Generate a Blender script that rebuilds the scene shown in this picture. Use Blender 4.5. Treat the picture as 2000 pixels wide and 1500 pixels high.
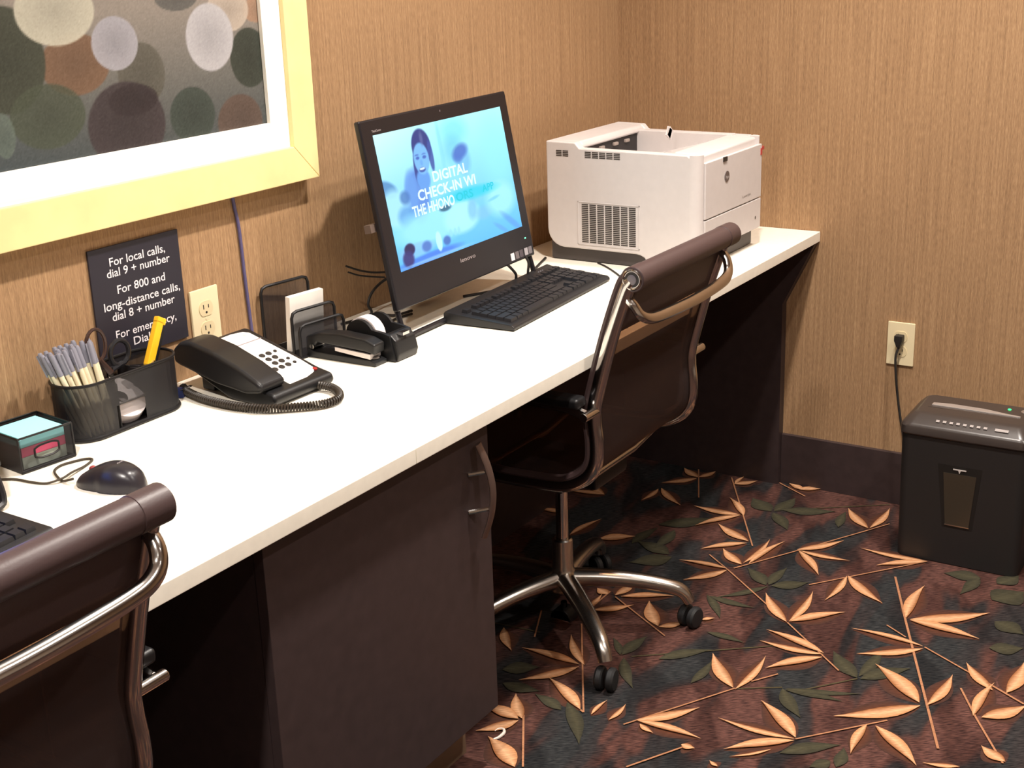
import bpy, bmesh, math, random
import numpy as np
from mathutils import Vector, Matrix

# ------------------------------------------------------------------ clear
for o in list(bpy.data.objects):
    bpy.data.objects.remove(o)
scene = bpy.context.scene
COL = scene.collection
R = math.radians

# ------------------------------------------------------------------ camera
CAM = Vector((-3.3436, -1.7874, 1.456))
YAW, PIT, ROL = 0.575, -0.3162, -0.0337
fw = Vector((math.cos(PIT) * math.cos(YAW), math.cos(PIT) * math.sin(YAW), math.sin(PIT)))
rt = Vector((math.sin(YAW), -math.cos(YAW), 0))
up = rt.cross(fw)
r2 = math.cos(ROL) * rt + math.sin(ROL) * up
u2 = -math.sin(ROL) * rt + math.cos(ROL) * up
cd = bpy.data.cameras.new('camera')
cd.sensor_width = 36.0
cd.lens = 2650.1 / 2000.0 * 36.0
cd.clip_start = 0.05
cam = bpy.data.objects.new('camera', cd)
COL.objects.link(cam)
m = Matrix((r2, u2, -fw)).transposed().to_4x4()
m.translation = CAM
cam.matrix_world = m
scene.camera = cam

# ------------------------------------------------------------------ world and exposure
w = bpy.data.worlds.new('world')
scene.world = w
w.use_nodes = True
w.node_tree.nodes['Background'].inputs[0].default_value = (0.9, 0.8, 0.7, 1)
w.node_tree.nodes['Background'].inputs[1].default_value = 0.02
vs = scene.view_settings
vs.view_transform = 'Standard'
vs.look = 'None'
vs.exposure = 0.0
vs.gamma = 1.0
vs.use_curve_mapping = False

# recessed ceiling lamps: x, y, watts  (the lamp bodies are built with the ceiling)
CEIL = 2.5
LAMPS = [(-1.25, -0.92, 55), (-2.95, -0.92, 57), (-0.40, -1.15, 30), (-1.25, -2.05, 25), (-2.95, -2.05, 15), (-1.25, -3.3, 9), (-2.95, -3.3, 9)]  # last two, the back row, are unseen lamps added for ambient fill
LAMPCOL = (1.0, 0.92, 0.84)

# ------------------------------------------------------------------ materials
def lin(c):
    f = lambda v: v / 12.92 if v <= 0.04045 else ((v + 0.055) / 1.055) ** 2.4
    return tuple(f(v / 255.0) for v in c[:3]) + (1.0,)

MATS = {}
def mat(name, col=(128, 128, 128), rough=0.5, metal=0.0, spec=0.5, noise=None, bump=None, coat=0.0, emit=None, estr=1.0, alpha=None, trans=0.0, tint=(1, 1, 1)):
    if name in MATS:
        return MATS[name]
    m = bpy.data.materials.new(name)
    m.use_nodes = True
    nt = m.node_tree
    b = nt.nodes['Principled BSDF']
    b.inputs['Base Color'].default_value = lin(col)
    b.inputs['Roughness'].default_value = rough
    b.inputs['Metallic'].default_value = metal
    b.inputs['Specular IOR Level'].default_value = spec
    b.inputs['Coat Weight'].default_value = coat
    b.inputs['Transmission Weight'].default_value = trans
    tc = nt.nodes.new('ShaderNodeTexCoord')
    if noise:
        sc, amt = noise
        n = nt.nodes.new('ShaderNodeTexNoise')
        n.inputs['Scale'].default_value = sc
        n.inputs['Detail'].default_value = 4
        nt.links.new(tc.outputs['Object'], n.inputs['Vector'])
        rp = nt.nodes.new('ShaderNodeValToRGB')
        k = lin(col)
        rp.color_ramp.elements[0].position = 0.3
        rp.color_ramp.elements[1].position = 0.7
        rp.color_ramp.elements[0].color = tuple(max(0, c * (1 - amt)) for c in k[:3]) + (1,)
        rp.color_ramp.elements[1].color = tuple(min(1, c * (1 + amt)) for c in k[:3]) + (1,)
        nt.links.new(n.outputs['Fac'], rp.inputs['Fac'])
        nt.links.new(rp.outputs['Color'], b.inputs['Base Color'])
    if bump:
        sc, st = bump
        n = nt.nodes.new('ShaderNodeTexNoise')
        n.inputs['Scale'].default_value = sc
        nt.links.new(tc.outputs['Object'], n.inputs['Vector'])
        bp = nt.nodes.new('ShaderNodeBump')
        bp.inputs['Strength'].default_value = st
        bp.inputs['Distance'].default_value = 0.002
        nt.links.new(n.outputs['Fac'], bp.inputs['Height'])
        nt.links.new(bp.outputs['Normal'], b.inputs['Normal'])
    if emit:
        b.inputs['Emission Color'].default_value = lin(emit)
        b.inputs['Emission Strength'].default_value = estr
    if alpha is not None:          # fine wire mesh / open weave, too small to resolve
        tr = nt.nodes.new('ShaderNodeBsdfTransparent')
        tr.inputs[0].default_value = tint + (1,)
        mx = nt.nodes.new('ShaderNodeMixShader')
        mx.inputs[0].default_value = alpha
        nt.links.new(tr.outputs[0], mx.inputs[1])
        nt.links.new(b.outputs[0], mx.inputs[2])
        nt.links.new(mx.outputs[0], nt.nodes['Material Output'].inputs[0])
    MATS[name] = m
    return m

def vcol_mat(name, rough=0.8, emission=0.0, grain=None, spec=0.3):
    """colour comes from the mesh's own colour attribute (a flat print)"""
    m = bpy.data.materials.new(name)
    m.use_nodes = True
    nt = m.node_tree
    b = nt.nodes['Principled BSDF']
    a = nt.nodes.new('ShaderNodeAttribute')
    a.attribute_name = 'col'
    b.inputs['Roughness'].default_value = rough
    b.inputs['Specular IOR Level'].default_value = spec
    out = a.outputs['Color']
    if grain:
        tc = nt.nodes.new('ShaderNodeTexCoord')
        mp = nt.nodes.new('ShaderNodeMapping')
        mp.vector_type = 'TEXTURE'
        mp.inputs['Scale'].default_value = tuple(1.0 / k for k in grain[0])
        mp.inputs['Rotation'].default_value = (0, 0, grain[2] if len(grain) > 2 else 0)
        nt.links.new(tc.outputs['Object'], mp.inputs['Vector'])
        n = nt.nodes.new('ShaderNodeTexNoise')
        n.inputs['Scale'].default_value = 1.0
        nt.links.new(mp.outputs[0], n.inputs['Vector'])
        mr = nt.nodes.new('ShaderNodeMapRange')
        mr.inputs['From Min'].default_value = 0.3
        mr.inputs['From Max'].default_value = 0.7
        mr.inputs['To Min'].default_value = 1 - grain[1]
        mr.inputs['To Max'].default_value = 1 + grain[1]
        nt.links.new(n.outputs['Fac'], mr.inputs['Value'])
        mu = nt.nodes.new('ShaderNodeVectorMath')
        mu.operation = 'SCALE'
        nt.links.new(out, mu.inputs[0])
        nt.links.new(mr.outputs[0], mu.inputs['Scale'])
        out = mu.outputs[0]
    if emission:
        b.inputs['Base Color'].default_value = (0.01, 0.01, 0.01, 1)
        nt.links.new(out, b.inputs['Emission Color'])
        b.inputs['Emission Strength'].default_value = emission
    else:
        nt.links.new(out, b.inputs['Base Color'])
    MATS[name] = m
    return m

def wall_mat():
    m = bpy.data.materials.new('grasscloth_wallpaper')
    m.use_nodes = True
    nt = m.node_tree
    b = nt.nodes['Principled BSDF']
    b.inputs['Roughness'].default_value = 0.75
    b.inputs['Specular IOR Level'].default_value = 0.25
    tc = nt.nodes.new('ShaderNodeTexCoord')
    def noise(scale, detail):
        mp = nt.nodes.new('ShaderNodeMapping')
        mp.inputs['Scale'].default_value = scale
        nt.links.new(tc.outputs['Object'], mp.inputs['Vector'])
        n = nt.nodes.new('ShaderNodeTexNoise')
        n.inputs['Scale'].default_value = 1.0
        n.inputs['Detail'].default_value = detail
        n.inputs['Roughness'].default_value = 0.6
        nt.links.new(mp.outputs[0], n.inputs['Vector'])
        return n.outputs['Fac']
    a = noise((190, 190, 3.0), 2)
    c = noise((520, 520, 60), 2)
    add = nt.nodes.new('ShaderNodeMath'); add.operation = 'MULTIPLY_ADD'
    add.inputs[1].default_value = 0.55
    nt.links.new(c, add.inputs[0]); 
    half = nt.nodes.new('ShaderNodeMath'); half.operation = 'MULTIPLY'; half.inputs[1].default_value = 0.45
    nt.links.new(a, half.inputs[0])
    nt.links.new(half.outputs[0], add.inputs[2])
    rp = nt.nodes.new('ShaderNodeValToRGB')
    e = rp.color_ramp.elements
    e[0].position = 0.34; e[0].color = lin((136, 106, 78))
    e[1].position = 0.66; e[1].color = lin((178, 144, 108))
    mid = e.new(0.5); mid.color = lin((158, 125, 92))
    nt.links.new(add.outputs[0], rp.inputs['Fac'])
    nt.links.new(rp.outputs['Color'], b.inputs['Base Color'])
    bp = nt.nodes.new('ShaderNodeBump')
    bp.inputs['Strength'].default_value = 0.25
    bp.inputs['Distance'].default_value = 0.0015
    nt.links.new(add.outputs[0], bp.inputs['Height'])
    nt.links.new(bp.outputs['Normal'], b.inputs['Normal'])
    return m

def carpet_mat():
    m = bpy.data.materials.new('carpet_ground')
    m.use_nodes = True
    nt = m.node_tree
    b = nt.nodes['Principled BSDF']
    b.inputs['Roughness'].default_value = 0.95
    b.inputs['Specular IOR Level'].default_value = 0.1
    tc = nt.nodes.new('ShaderNodeTexCoord')
    def noise(scale, rot, detail, dist=0.0):
        mp = nt.nodes.new('ShaderNodeMapping')
        mp.vector_type = 'TEXTURE'
        mp.inputs['Scale'].default_value = tuple(1.0 / k for k in scale)
        mp.inputs['Rotation'].default_value = (0, 0, rot)
        nt.links.new(tc.outputs['Object'], mp.inputs['Vector'])
        n = nt.nodes.new('ShaderNodeTexNoise')
        n.inputs['Scale'].default_value = 1.0
        n.inputs['Detail'].default_value = detail
        n.inputs['Distortion'].default_value = dist
        nt.links.new(mp.outputs[0], n.inputs['Vector'])
        return n.outputs['Fac']
    patch = noise((2.6, 8.5, 1), 0.15, 2, 0.5)        # brown fields against slate fields
    dark = noise((4, 12, 1), 0.5, 2, 0.4)
    thread = noise((60, 420, 1), -0.95, 2)            # woven threads
    rp = nt.nodes.new('ShaderNodeValToRGB')
    e = rp.color_ramp.elements
    e[0].position = 0.40; e[0].color = lin((44, 46, 47))
    e[1].position = 0.60; e[1].color = lin((84, 58, 52))
    k = e.new(0.48); k.color = lin((48, 44, 44))
    k = e.new(0.53); k.color = lin((77, 52, 46))
    nt.links.new(patch, rp.inputs['Fac'])
    rd = nt.nodes.new('ShaderNodeValToRGB')
    e = rd.color_ramp.elements
    e[0].position = 0.40; e[0].color = (0.42, 0.40, 0.42, 1)
    e[1].position = 0.52; e[1].color = (1, 1, 1, 1)
    nt.links.new(dark, rd.inputs['Fac'])
    mu = nt.nodes.new('ShaderNodeMix'); mu.data_type = 'RGBA'; mu.blend_type = 'MULTIPLY'
    mu.inputs[0].default_value = 0.7
    nt.links.new(rp.outputs[0], mu.inputs[6]); nt.links.new(rd.outputs[0], mu.inputs[7])
    rt_ = nt.nodes.new('ShaderNodeValToRGB')
    e = rt_.color_ramp.elements
    e[0].position = 0.34; e[0].color = (0.32, 0.32, 0.36, 1)
    e[1].position = 0.66; e[1].color = (1.6, 1.5, 1.45, 1)
    nt.links.new(thread, rt_.inputs['Fac'])
    m2 = nt.nodes.new('ShaderNodeMix'); m2.data_type = 'RGBA'; m2.blend_type = 'MULTIPLY'
    m2.inputs[0].default_value = 0.9
    nt.links.new(mu.outputs[2], m2.inputs[6]); nt.links.new(rt_.outputs[0], m2.inputs[7])
    nt.links.new(m2.outputs[2], b.inputs['Base Color'])
    bp = nt.nodes.new('ShaderNodeBump')
    bp.inputs['Strength'].default_value = 0.4
    bp.inputs['Distance'].default_value = 0.002
    nt.links.new(thread, bp.inputs['Height'])
    nt.links.new(bp.outputs['Normal'], b.inputs['Normal'])
    return m

WALL = wall_mat()
M_white_top = mat('white_laminate', (246, 240, 226), 0.35, noise=(60, 0.03))
M_dark = mat('espresso_laminate', (58, 46, 46), 0.45, noise=(40, 0.12))
M_black = mat('black_plastic', (20, 20, 22), 0.42, noise=(90, 0.08))
M_blackg = mat('gloss_black_plastic', (20, 19, 22), 0.2)
M_blackw = mat('black_wire', (22, 20, 22), 0.45, metal=0.2)
M_mesh = mat('black_wire_mesh', (24, 23, 27), 0.5, alpha=0.86)
M_chrome = mat('chrome', (196, 192, 190), 0.16, metal=1.0)
M_alu = mat('polished_aluminium', (190, 184, 178), 0.26, metal=1.0)
M_fabric = mat('brown_sling_mesh', (58, 44, 43), 0.7, bump=(900, 0.4), alpha=0.63, tint=(1.0, .74, .55))
M_leather = mat('brown_vinyl', (66, 51, 51), 0.42, bump=(300, 0.08))
M_ivory = mat('ivory_plastic', (232, 216, 178), 0.4)
M_slot = mat('dark_slot', (40, 32, 26), 0.7)
M_rubber = mat('black_rubber', (22, 22, 24), 0.6)
M_cord = mat('black_cord', (30, 26, 24), 0.55)
M_paper = mat('white_paper', (244, 238, 230), 0.7)
M_white = mat('white_plastic', (203, 196, 194), 0.45, noise=(50, 0.02))
M_grey = mat('grey_plastic', (96, 88, 84), 0.5)
M_gold = mat('pale_gold_wood', (238, 218, 158), 0.5, noise=(14, 0.06))
M_matboard = mat('white_mat_board', (250, 246, 236), 0.8)
M_text = mat('white_print', (235, 228, 232), 0.6)

# ------------------------------------------------------------------ mesh helpers
def add_box(bm, x0, x1, y0, y1, z0, z1, bev=0.0, seg=2, xf=None):
    co = [(x0, y0, z0), (x1, y0, z0), (x1, y1, z0), (x0, y1, z0), (x0, y0, z1), (x1, y0, z1), (x1, y1, z1), (x0, y1, z1)]
    v = [bm.verts.new(c) for c in co]
    fs = [(0, 3, 2, 1), (4, 5, 6, 7), (0, 1, 5, 4), (1, 2, 6, 5), (2, 3, 7, 6), (3, 0, 4, 7)]
    f = [bm.faces.new([v[i] for i in q]) for q in fs]
    vs_ = v
    if bev:
        es = list({e for q in f for e in q.edges})
        r = bmesh.ops.bevel(bm, geom=es, offset=bev, segments=seg, profile=0.5, affect='EDGES')
        vs_ = list({x for q in r['faces'] for x in q.verts})
    if xf is not None:
        bmesh.ops.transform(bm, matrix=xf, verts=vs_)
    return vs_

def prism(bm, pts, axis, a0, a1, bev=0.0, seg=2):
    """2-D outline extruded along an axis ('x': pts are (y,z), 'y': (x,z), 'z': (x,y))"""
    def p(a, q):
        return {'x': (a, q[0], q[1]), 'y': (q[0], a, q[1]), 'z': (q[0], q[1], a)}[axis]
    A = [bm.verts.new(p(a0, q)) for q in pts]
    B = [bm.verts.new(p(a1, q)) for q in pts]
    n = len(pts)
    fs = [bm.faces.new(A), bm.faces.new(B[::-1])]
    for i in range(n):
        fs.append(bm.faces.new((A[i], B[i], B[(i + 1) % n], A[(i + 1) % n])))
    bmesh.ops.recalc_face_normals(bm, faces=fs)
    if bev:
        es = list({e for q in fs for e in q.edges})
        bmesh.ops.bevel(bm, geom=es, offset=bev, segments=seg, profile=0.5, affect='EDGES')

def cr(pts, n=6, closed=False):
    """Catmull-Rom through the points"""
    P = [Vector(p) for p in pts]
    out = []
    N = len(P)
    for i in range(N if closed else N - 1):
        if closed:
            a, b, c, d = P[(i - 1) % N], P[i], P[(i + 1) % N], P[(i + 2) % N]
        else:
            b, c = P[i], P[i + 1]
            a = P[i - 1] if i > 0 else b * 2 - c
            d = P[i + 2] if i + 2 < N else c * 2 - b
        for k in range(n):
            t = k / n
            out.append(0.5 * ((2 * b) + (c - a) * t + (2 * a - 5 * b + 4 * c - d) * t * t + (3 * b - a - 3 * c + d) * t ** 3))
    if not closed:
        out.append(P[-1])
    return out

def tube(bm, pts, r, seg=10, closed=False, flat=1.0, upv=None):
    P = [Vector(p) for p in pts]
    N = len(P)
    rr = r if isinstance(r, (list, tuple)) else [r] * N
    rings = []
    prev = None
    for i in range(N):
        if closed:
            t = P[(i + 1) % N] - P[i - 1]
        else:
            t = P[min(i + 1, N - 1)] - P[max(i - 1, 0)]
        if t.length < 1e-9:
            t = Vector((0, 0, 1))
        t.normalize()
        if prev is None:
            ref = Vector(upv) if upv else (Vector((0, 0, 1)) if abs(t.z) < 0.9 else Vector((1, 0, 0)))
        else:
            ref = prev
        nn = ref - t * ref.dot(t)
        if nn.length < 1e-6:
            nn = t.orthogonal()
        nn.normalize()
        prev = nn
        bn = t.cross(nn)
        rings.append([bm.verts.new(P[i] + nn * (math.cos(2 * math.pi * k / seg) * rr[i]) + bn * (math.sin(2 * math.pi * k / seg) * rr[i] * flat)) for k in range(seg)])
    for i in range(N if closed else N - 1):
        a, b = rings[i], rings[(i + 1) % N]
        for k in range(seg):
            bm.faces.new((a[k], a[(k + 1) % seg], b[(k + 1) % seg], b[k]))
    if not closed:
        bm.faces.new(rings[0][::-1])
        bm.faces.new(rings[-1])

def lathe(bm, prof, seg=20, c=(0, 0, 0), axis='z', cap=True):
    rings = []
    for r, h in prof:
        ring = []
        for k in range(seg):
            a = 2 * math.pi * k / seg
            x, y = r * math.cos(a), r * math.sin(a)
            q = {'z': (x, y, h), 'x': (h, x, y), 'y': (y, h, x)}[axis]
            ring.append(bm.verts.new((c[0] + q[0], c[1] + q[1], c[2] + q[2])))
        rings.append(ring)
    for a, b in zip(rings, rings[1:]):
        for k in range(seg):
            bm.faces.new((a[k], a[(k + 1) % seg], b[(k + 1) % seg], b[k]))
    if cap:
        bm.faces.new(rings[0][::-1])
        bm.faces.new(rings[-1])

def stadium(cx, cy, hx, hy, r, n=8):
    pts = []
    for (sx, sy, a0) in ((1, 1, 0), (-1, 1, 90), (-1, -1, 180), (1, -1, 270)):
        for k in range(n + 1):
            a = R(a0 + 90 * k / n)
            pts.append((cx + sx * (hx - r) + r * math.cos(a), cy + sy * (hy - r) + r * math.sin(a)))
    return pts

def link(name, me, parent=None, loc=None, rot=None, mtx=None):
    o = bpy.data.objects.new(name, me)
    COL.objects.link(o)
    if parent is not None:
        o.parent = parent
    if loc is not None:
        o.location = loc
    if rot is not None:
        o.rotation_euler = rot
    if mtx is not None:
        o.matrix_local = mtx
    return o

def obj(name, bm, material, parent=None, smooth=40, **kw):
    bmesh.ops.recalc_face_normals(bm, faces=bm.faces[:])
    me = bpy.data.meshes.new(name)
    bm.to_mesh(me)
    bm.free()
    for mm in (material if isinstance(material, (list, tuple)) else [material]):
        me.materials.append(mm)
    if smooth:
        me.polygons.foreach_set('use_smooth', [True] * len(me.polygons))
        me.set_sharp_from_angle(angle=R(smooth))
    o = link(name, me, parent, **kw)
    if smooth:
        wn = o.modifiers.new('flat_faces', 'WEIGHTED_NORMAL')
        wn.keep_sharp = True
    return o

def BM():
    return bmesh.new()

def box(name, dims, material, parent=None, bev=0.0, seg=2, **kw):
    b = BM()
    add_box(b, *dims, bev=bev, seg=seg)
    return obj(name, b, material, parent, **kw)

def tag(o, label, cat, group=None):
    o['label'] = label
    o['category'] = cat
    if group:
        o['group'] = group
    return o

def thing(name, label, cat, loc=(0, 0, 0), rz=0.0, group=None):
    o = bpy.data.objects.new(name, None)
    o.empty_display_size = 0.05
    COL.objects.link(o)
    o.location = loc
    o.rotation_euler = (0, 0, rz)
    return tag(o, label, cat, group)

def part_label(o, s):
    o['label'] = s
    return o

def struct(o):
    o['kind'] = 'structure'
    return o

def copy_tree(o, parent=None):
    c = o.copy()
    COL.objects.link(c)
    if parent is not None:
        c.parent = parent
        c.matrix_parent_inverse = o.matrix_parent_inverse.copy()
    for ch in list(o.children):
        copy_tree(ch, c)
    return c

def text(name, body, x0, x1, z, cap, material, parent=None, ext=0.0006, mtx=None, bold=0.0):
    """one line of lettering, fitted between x0 and x1 on baseline z (local x / y), cap height cap"""
    cu = bpy.data.curves.new('t', 'FONT')
    cu.body = body
    cu.size = 1.0
    cu.extrude = 0.0
    cu.offset = bold
    cu.resolution_u = 3
    to = bpy.data.objects.new('t', cu)
    COL.objects.link(to)
    me = bpy.data.meshes.new_from_object(to)
    bpy.data.objects.remove(to)
    bpy.data.curves.remove(cu)
    n = len(me.vertices)
    a = np.empty(n * 3)
    me.vertices.foreach_get('co', a)
    a = a.reshape(-1, 3)
    lo, hi = a[:, 0].min(), a[:, 0].max()
    a[:, 0] = x0 + (a[:, 0] - lo) * (x1 - x0) / max(1e-6, hi - lo)
    a[:, 1] = z + a[:, 1] * cap / 0.70
    a[:, 2] = ext
    me.vertices.foreach_set('co', a.ravel())
    me.materials.clear()
    me.materials.append(material)
    me.update()
    o = link(name, me, parent)
    if mtx is not None:
        o.matrix_local = mtx
    return o

def colour_grid(name, nx, ny, w_, h_, rgb, material, parent=None, mtx=None):
    """flat printed sheet: nx x ny vertices, colours rgb (ny,nx,3 sRGB 0-255, row 0 on top); local x right, y up"""
    xs = np.linspace(-w_ / 2, w_ / 2, nx)
    ys = np.linspace(h_ / 2, -h_ / 2, ny)
    X, Y = np.meshgrid(xs, ys)
    co = np.stack([X, Y, np.zeros_like(X)], -1).reshape(-1, 3)
    idx = np.arange(nx * ny).reshape(ny, nx)
    q = np.stack([idx[1:, :-1], idx[1:, 1:], idx[:-1, 1:], idx[:-1, :-1]], -1).reshape(-1, 4)
    me = bpy.data.meshes.new(name)
    me.from_pydata(co.tolist(), [], q.tolist())
    at = me.color_attributes.new('col', 'FLOAT_COLOR', 'POINT')
    c = np.clip(rgb / 255.0, 0, 1)
    c = np.where(c <= 0.04045, c / 12.92, ((c + 0.055) / 1.055) ** 2.4).reshape(-1, 3)
    at.data.foreach_set('color', np.concatenate([c, np.ones((len(c), 1))], 1).ravel().astype(np.float32))
    me.materials.append(material)
    o = link(name, me, parent)
    if mtx is not None:
        o.matrix_local = mtx
    return o

H = 0.7124      # top of the counter
T = 0.0262      # its thickness
D = 0.5893      # its depth

# ================================================================== SETTING
XL, YF = -5.4, -4.2          # far ends of the room, behind and beside the camera
LP = [[-92,-295,-46,-228,15],[-92,-295,-26,-319,12],[-99,-294,-176,-220,15],[-211,-237,-295,-338,12],[-220,-233,-316,-228,9],[-91,-401,-39,-450,14],[-90,-404,-27,-405,7],[-279,-511,-184,-429,12],[-278,-501,-280,-367,15],[-281,-502,-397,-425,13],[-419,-584,-357,-473,16],[-431,-585,-518,-497,13],[-551,-622,-489,-545,15],[-542,-622,-382,-626,8],[-540,-635,-376,-664,10],[-588,-600,-599,-477,10],[-595,-603,-693,-533,14],[-410,-707,-303,-790,14],[-412,-712,-518,-803,12],[-411,-715,-407,-843,10],[-204,-819,-105,-732,15],[-202,-822,-54,-827,11],[-323,-1003,-326,-839,11],[-328,-1002,-402,-904,14],[-490,-862,-635,-860,9],[-488,-864,-585,-979,15],[-772,-824,-662,-729,14],[-768,-827,-603,-821,10],[-766,-829,-665,-920,15],[-863,-942,-825,-796,13],[-868,-944,-877,-802,11],[-880,-945,-982,-858,14],[-629,-1045,-452,-1035,14],[-631,-1054,-515,-1199,21],[-634,-1055,-646,-1209,16],[-734,-1114,-731,-954,9],[-743,-1117,-832,-1001,13],[-958,-1172,-854,-1049,21],[-967,-1177,-1087,-1042,20],[-960,-1188,-820,-1199,12],[-843,-1285,-758,-1210,13],[-840,-1310,-701,-1312,16],[-956,-1275,-811,-1280,11],[-953,-1290,-867,-1355,19],[-1081,-1365,-1050,-1314,15],[-1083,-1108,-1194,-1114,10],[-1080,-1123,-1172,-1230,16],[-1193,-1007,-1101,-898,16],[-1197,-1008,-1201,-850,9],[-1203,-1008,-1296,-904,14],[-1251,-982,-1313,-922,4],[-1288,-716,-1184,-805,15],[-1288,-719,-1284,-854,11],[-1296,-729,-1311,-766,7],[-1085,-833,-976,-738,16],[-1088,-838,-932,-840,9],[-1152,-525,-1051,-434,11],[-1155,-514,-1154,-370,14],[-1163,-518,-1271,-436,15],[-1307,-603,-1232,-484,15],[-1392,-521,-1318,-459,14],[-1396,-514,-1386,-422,18],[-1400,-517,-1473,-464,15],[-1538,-595,-1477,-495,21],[-1313,-631,-1250,-633,5],[-1313,-670,-1245,-672,6],[-842,-414,-828,-376,15],[-840,-431,-758,-438,13],[-840,-445,-777,-552,13],[-930,-420,-861,-491,14],[-926,-585,-827,-512,18],[-928,-586,-880,-628,12],[-854,-655,-831,-678,7],[-1097,-288,-1176,-359,12],[-586,-248,-528,-322,21],[-43,-582,-17,-533,13],[-45,-571,-11,-627,15],[-1320,-829,-1319,-857,10],[-1136,-1298,-1157,-1236,7],[-940,-402,-849,-401,8],[-1352,-918,-1342,-897,5],[-485,-95,-495,-1,13],[-600,-170,-472,-194,10],[-326,-122,-350,-17,13],[-326,-122,-262,-36,13]]
LG = [[-216,-562,-155,-483,28],[-212,-568,-101,-585,21],[-222,-568,-308,-643,19],[-194,-583,-137,-710,25],[-231,-750,-124,-734,13],[-580,-442,-548,-336,25],[-590,-454,-668,-376,32],[-433,-339,-325,-450,29],[-444,-391,-571,-393,17],[-623,-714,-558,-639,19],[-620,-719,-512,-723,14],[-621,-726,-562,-796,21],[-628,-719,-733,-640,11],[-1076,-570,-1017,-520,9],[-1074,-573,-975,-583,16],[-1083,-581,-1184,-656,13],[-1052,-648,-961,-730,17],[-1108,-749,-1002,-749,11],[-924,-1035,-842,-955,20],[-917,-1036,-782,-1040,14],[-926,-1042,-834,-1118,21],[-1037,-918,-1122,-990,16],[-1039,-924,-1025,-1042,12],[-1034,-923,-978,-1065,10],[-1294,-565,-1414,-661,16],[-1325,-570,-1299,-492,15],[-1254,-999,-1172,-1089,18],[-1246,-1105,-1178,-1096,13],[-1232,-1089,-1270,-1062,15],[-449,-1186,-374,-1239,42],[-549,-1216,-579,-1285,28],[-673,-1235,-638,-1298,25],[-341,-1128,-457,-1116,16],[-352,-1137,-365,-1054,27],[-733,-613,-826,-688,11],[-736,-621,-741,-736,12],[-1251,-383,-1203,-447,24],[-1296,-413,-1285,-497,19],[-896,-688,-901,-778,11],[-362,-1176,-296,-1210,24],[-568,-332,-448,-347,17]]
SP = [[-36,-269,-223,-356,2],[-49,-376,-190,-458,2],[-190,-458,-440,-603,2],[-578,-613,-418,-707,4],[-418,-707,-215,-822,4],[-536,-530,-593,-605,3],[-593,-605,-716,-755,3],[-323,-1003,-575,-801,4],[-772,-825,-916,-993,3],[-440,-962,-641,-1048,5],[-641,-1048,-1098,-1248,5],[-679,-1018,-712,-1070,3],[-735,-1117,-803,-1241,4],[-864,-1227,-958,-1281,4],[-958,-1281,-1087,-1362,4],[-803,-1241,-864,-1349,5],[-1197,-1008,-1050,-1137,3],[-1312,-702,-1083,-836,3],[-1043,-854,-989,-890,3],[-997,-430,-1312,-613,3],[-1307,-603,-1312,-613,4],[-1379,-515,-1529,-607,4],[-846,-434,-957,-616,3],[-828,-411,-934,-412,4],[-986,-319,-1100,-370,3],[-24,-508,-81,-604,4],[-750,-256,-632,-247,3],[-1435,-773,-1326,-835,4],[-215,-822,-151,-857,3]]
SG = [[-198,-577,-28,-818,4],[-628,-719,-733,-640,2],[-1070,-593,-878,-843,2],[-1082,-838,-1032,-916,2],[-926,-1036,-1034,-945,2],[-1089,-236,-1073,-368,2]]
rng = random.Random(4)

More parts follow.
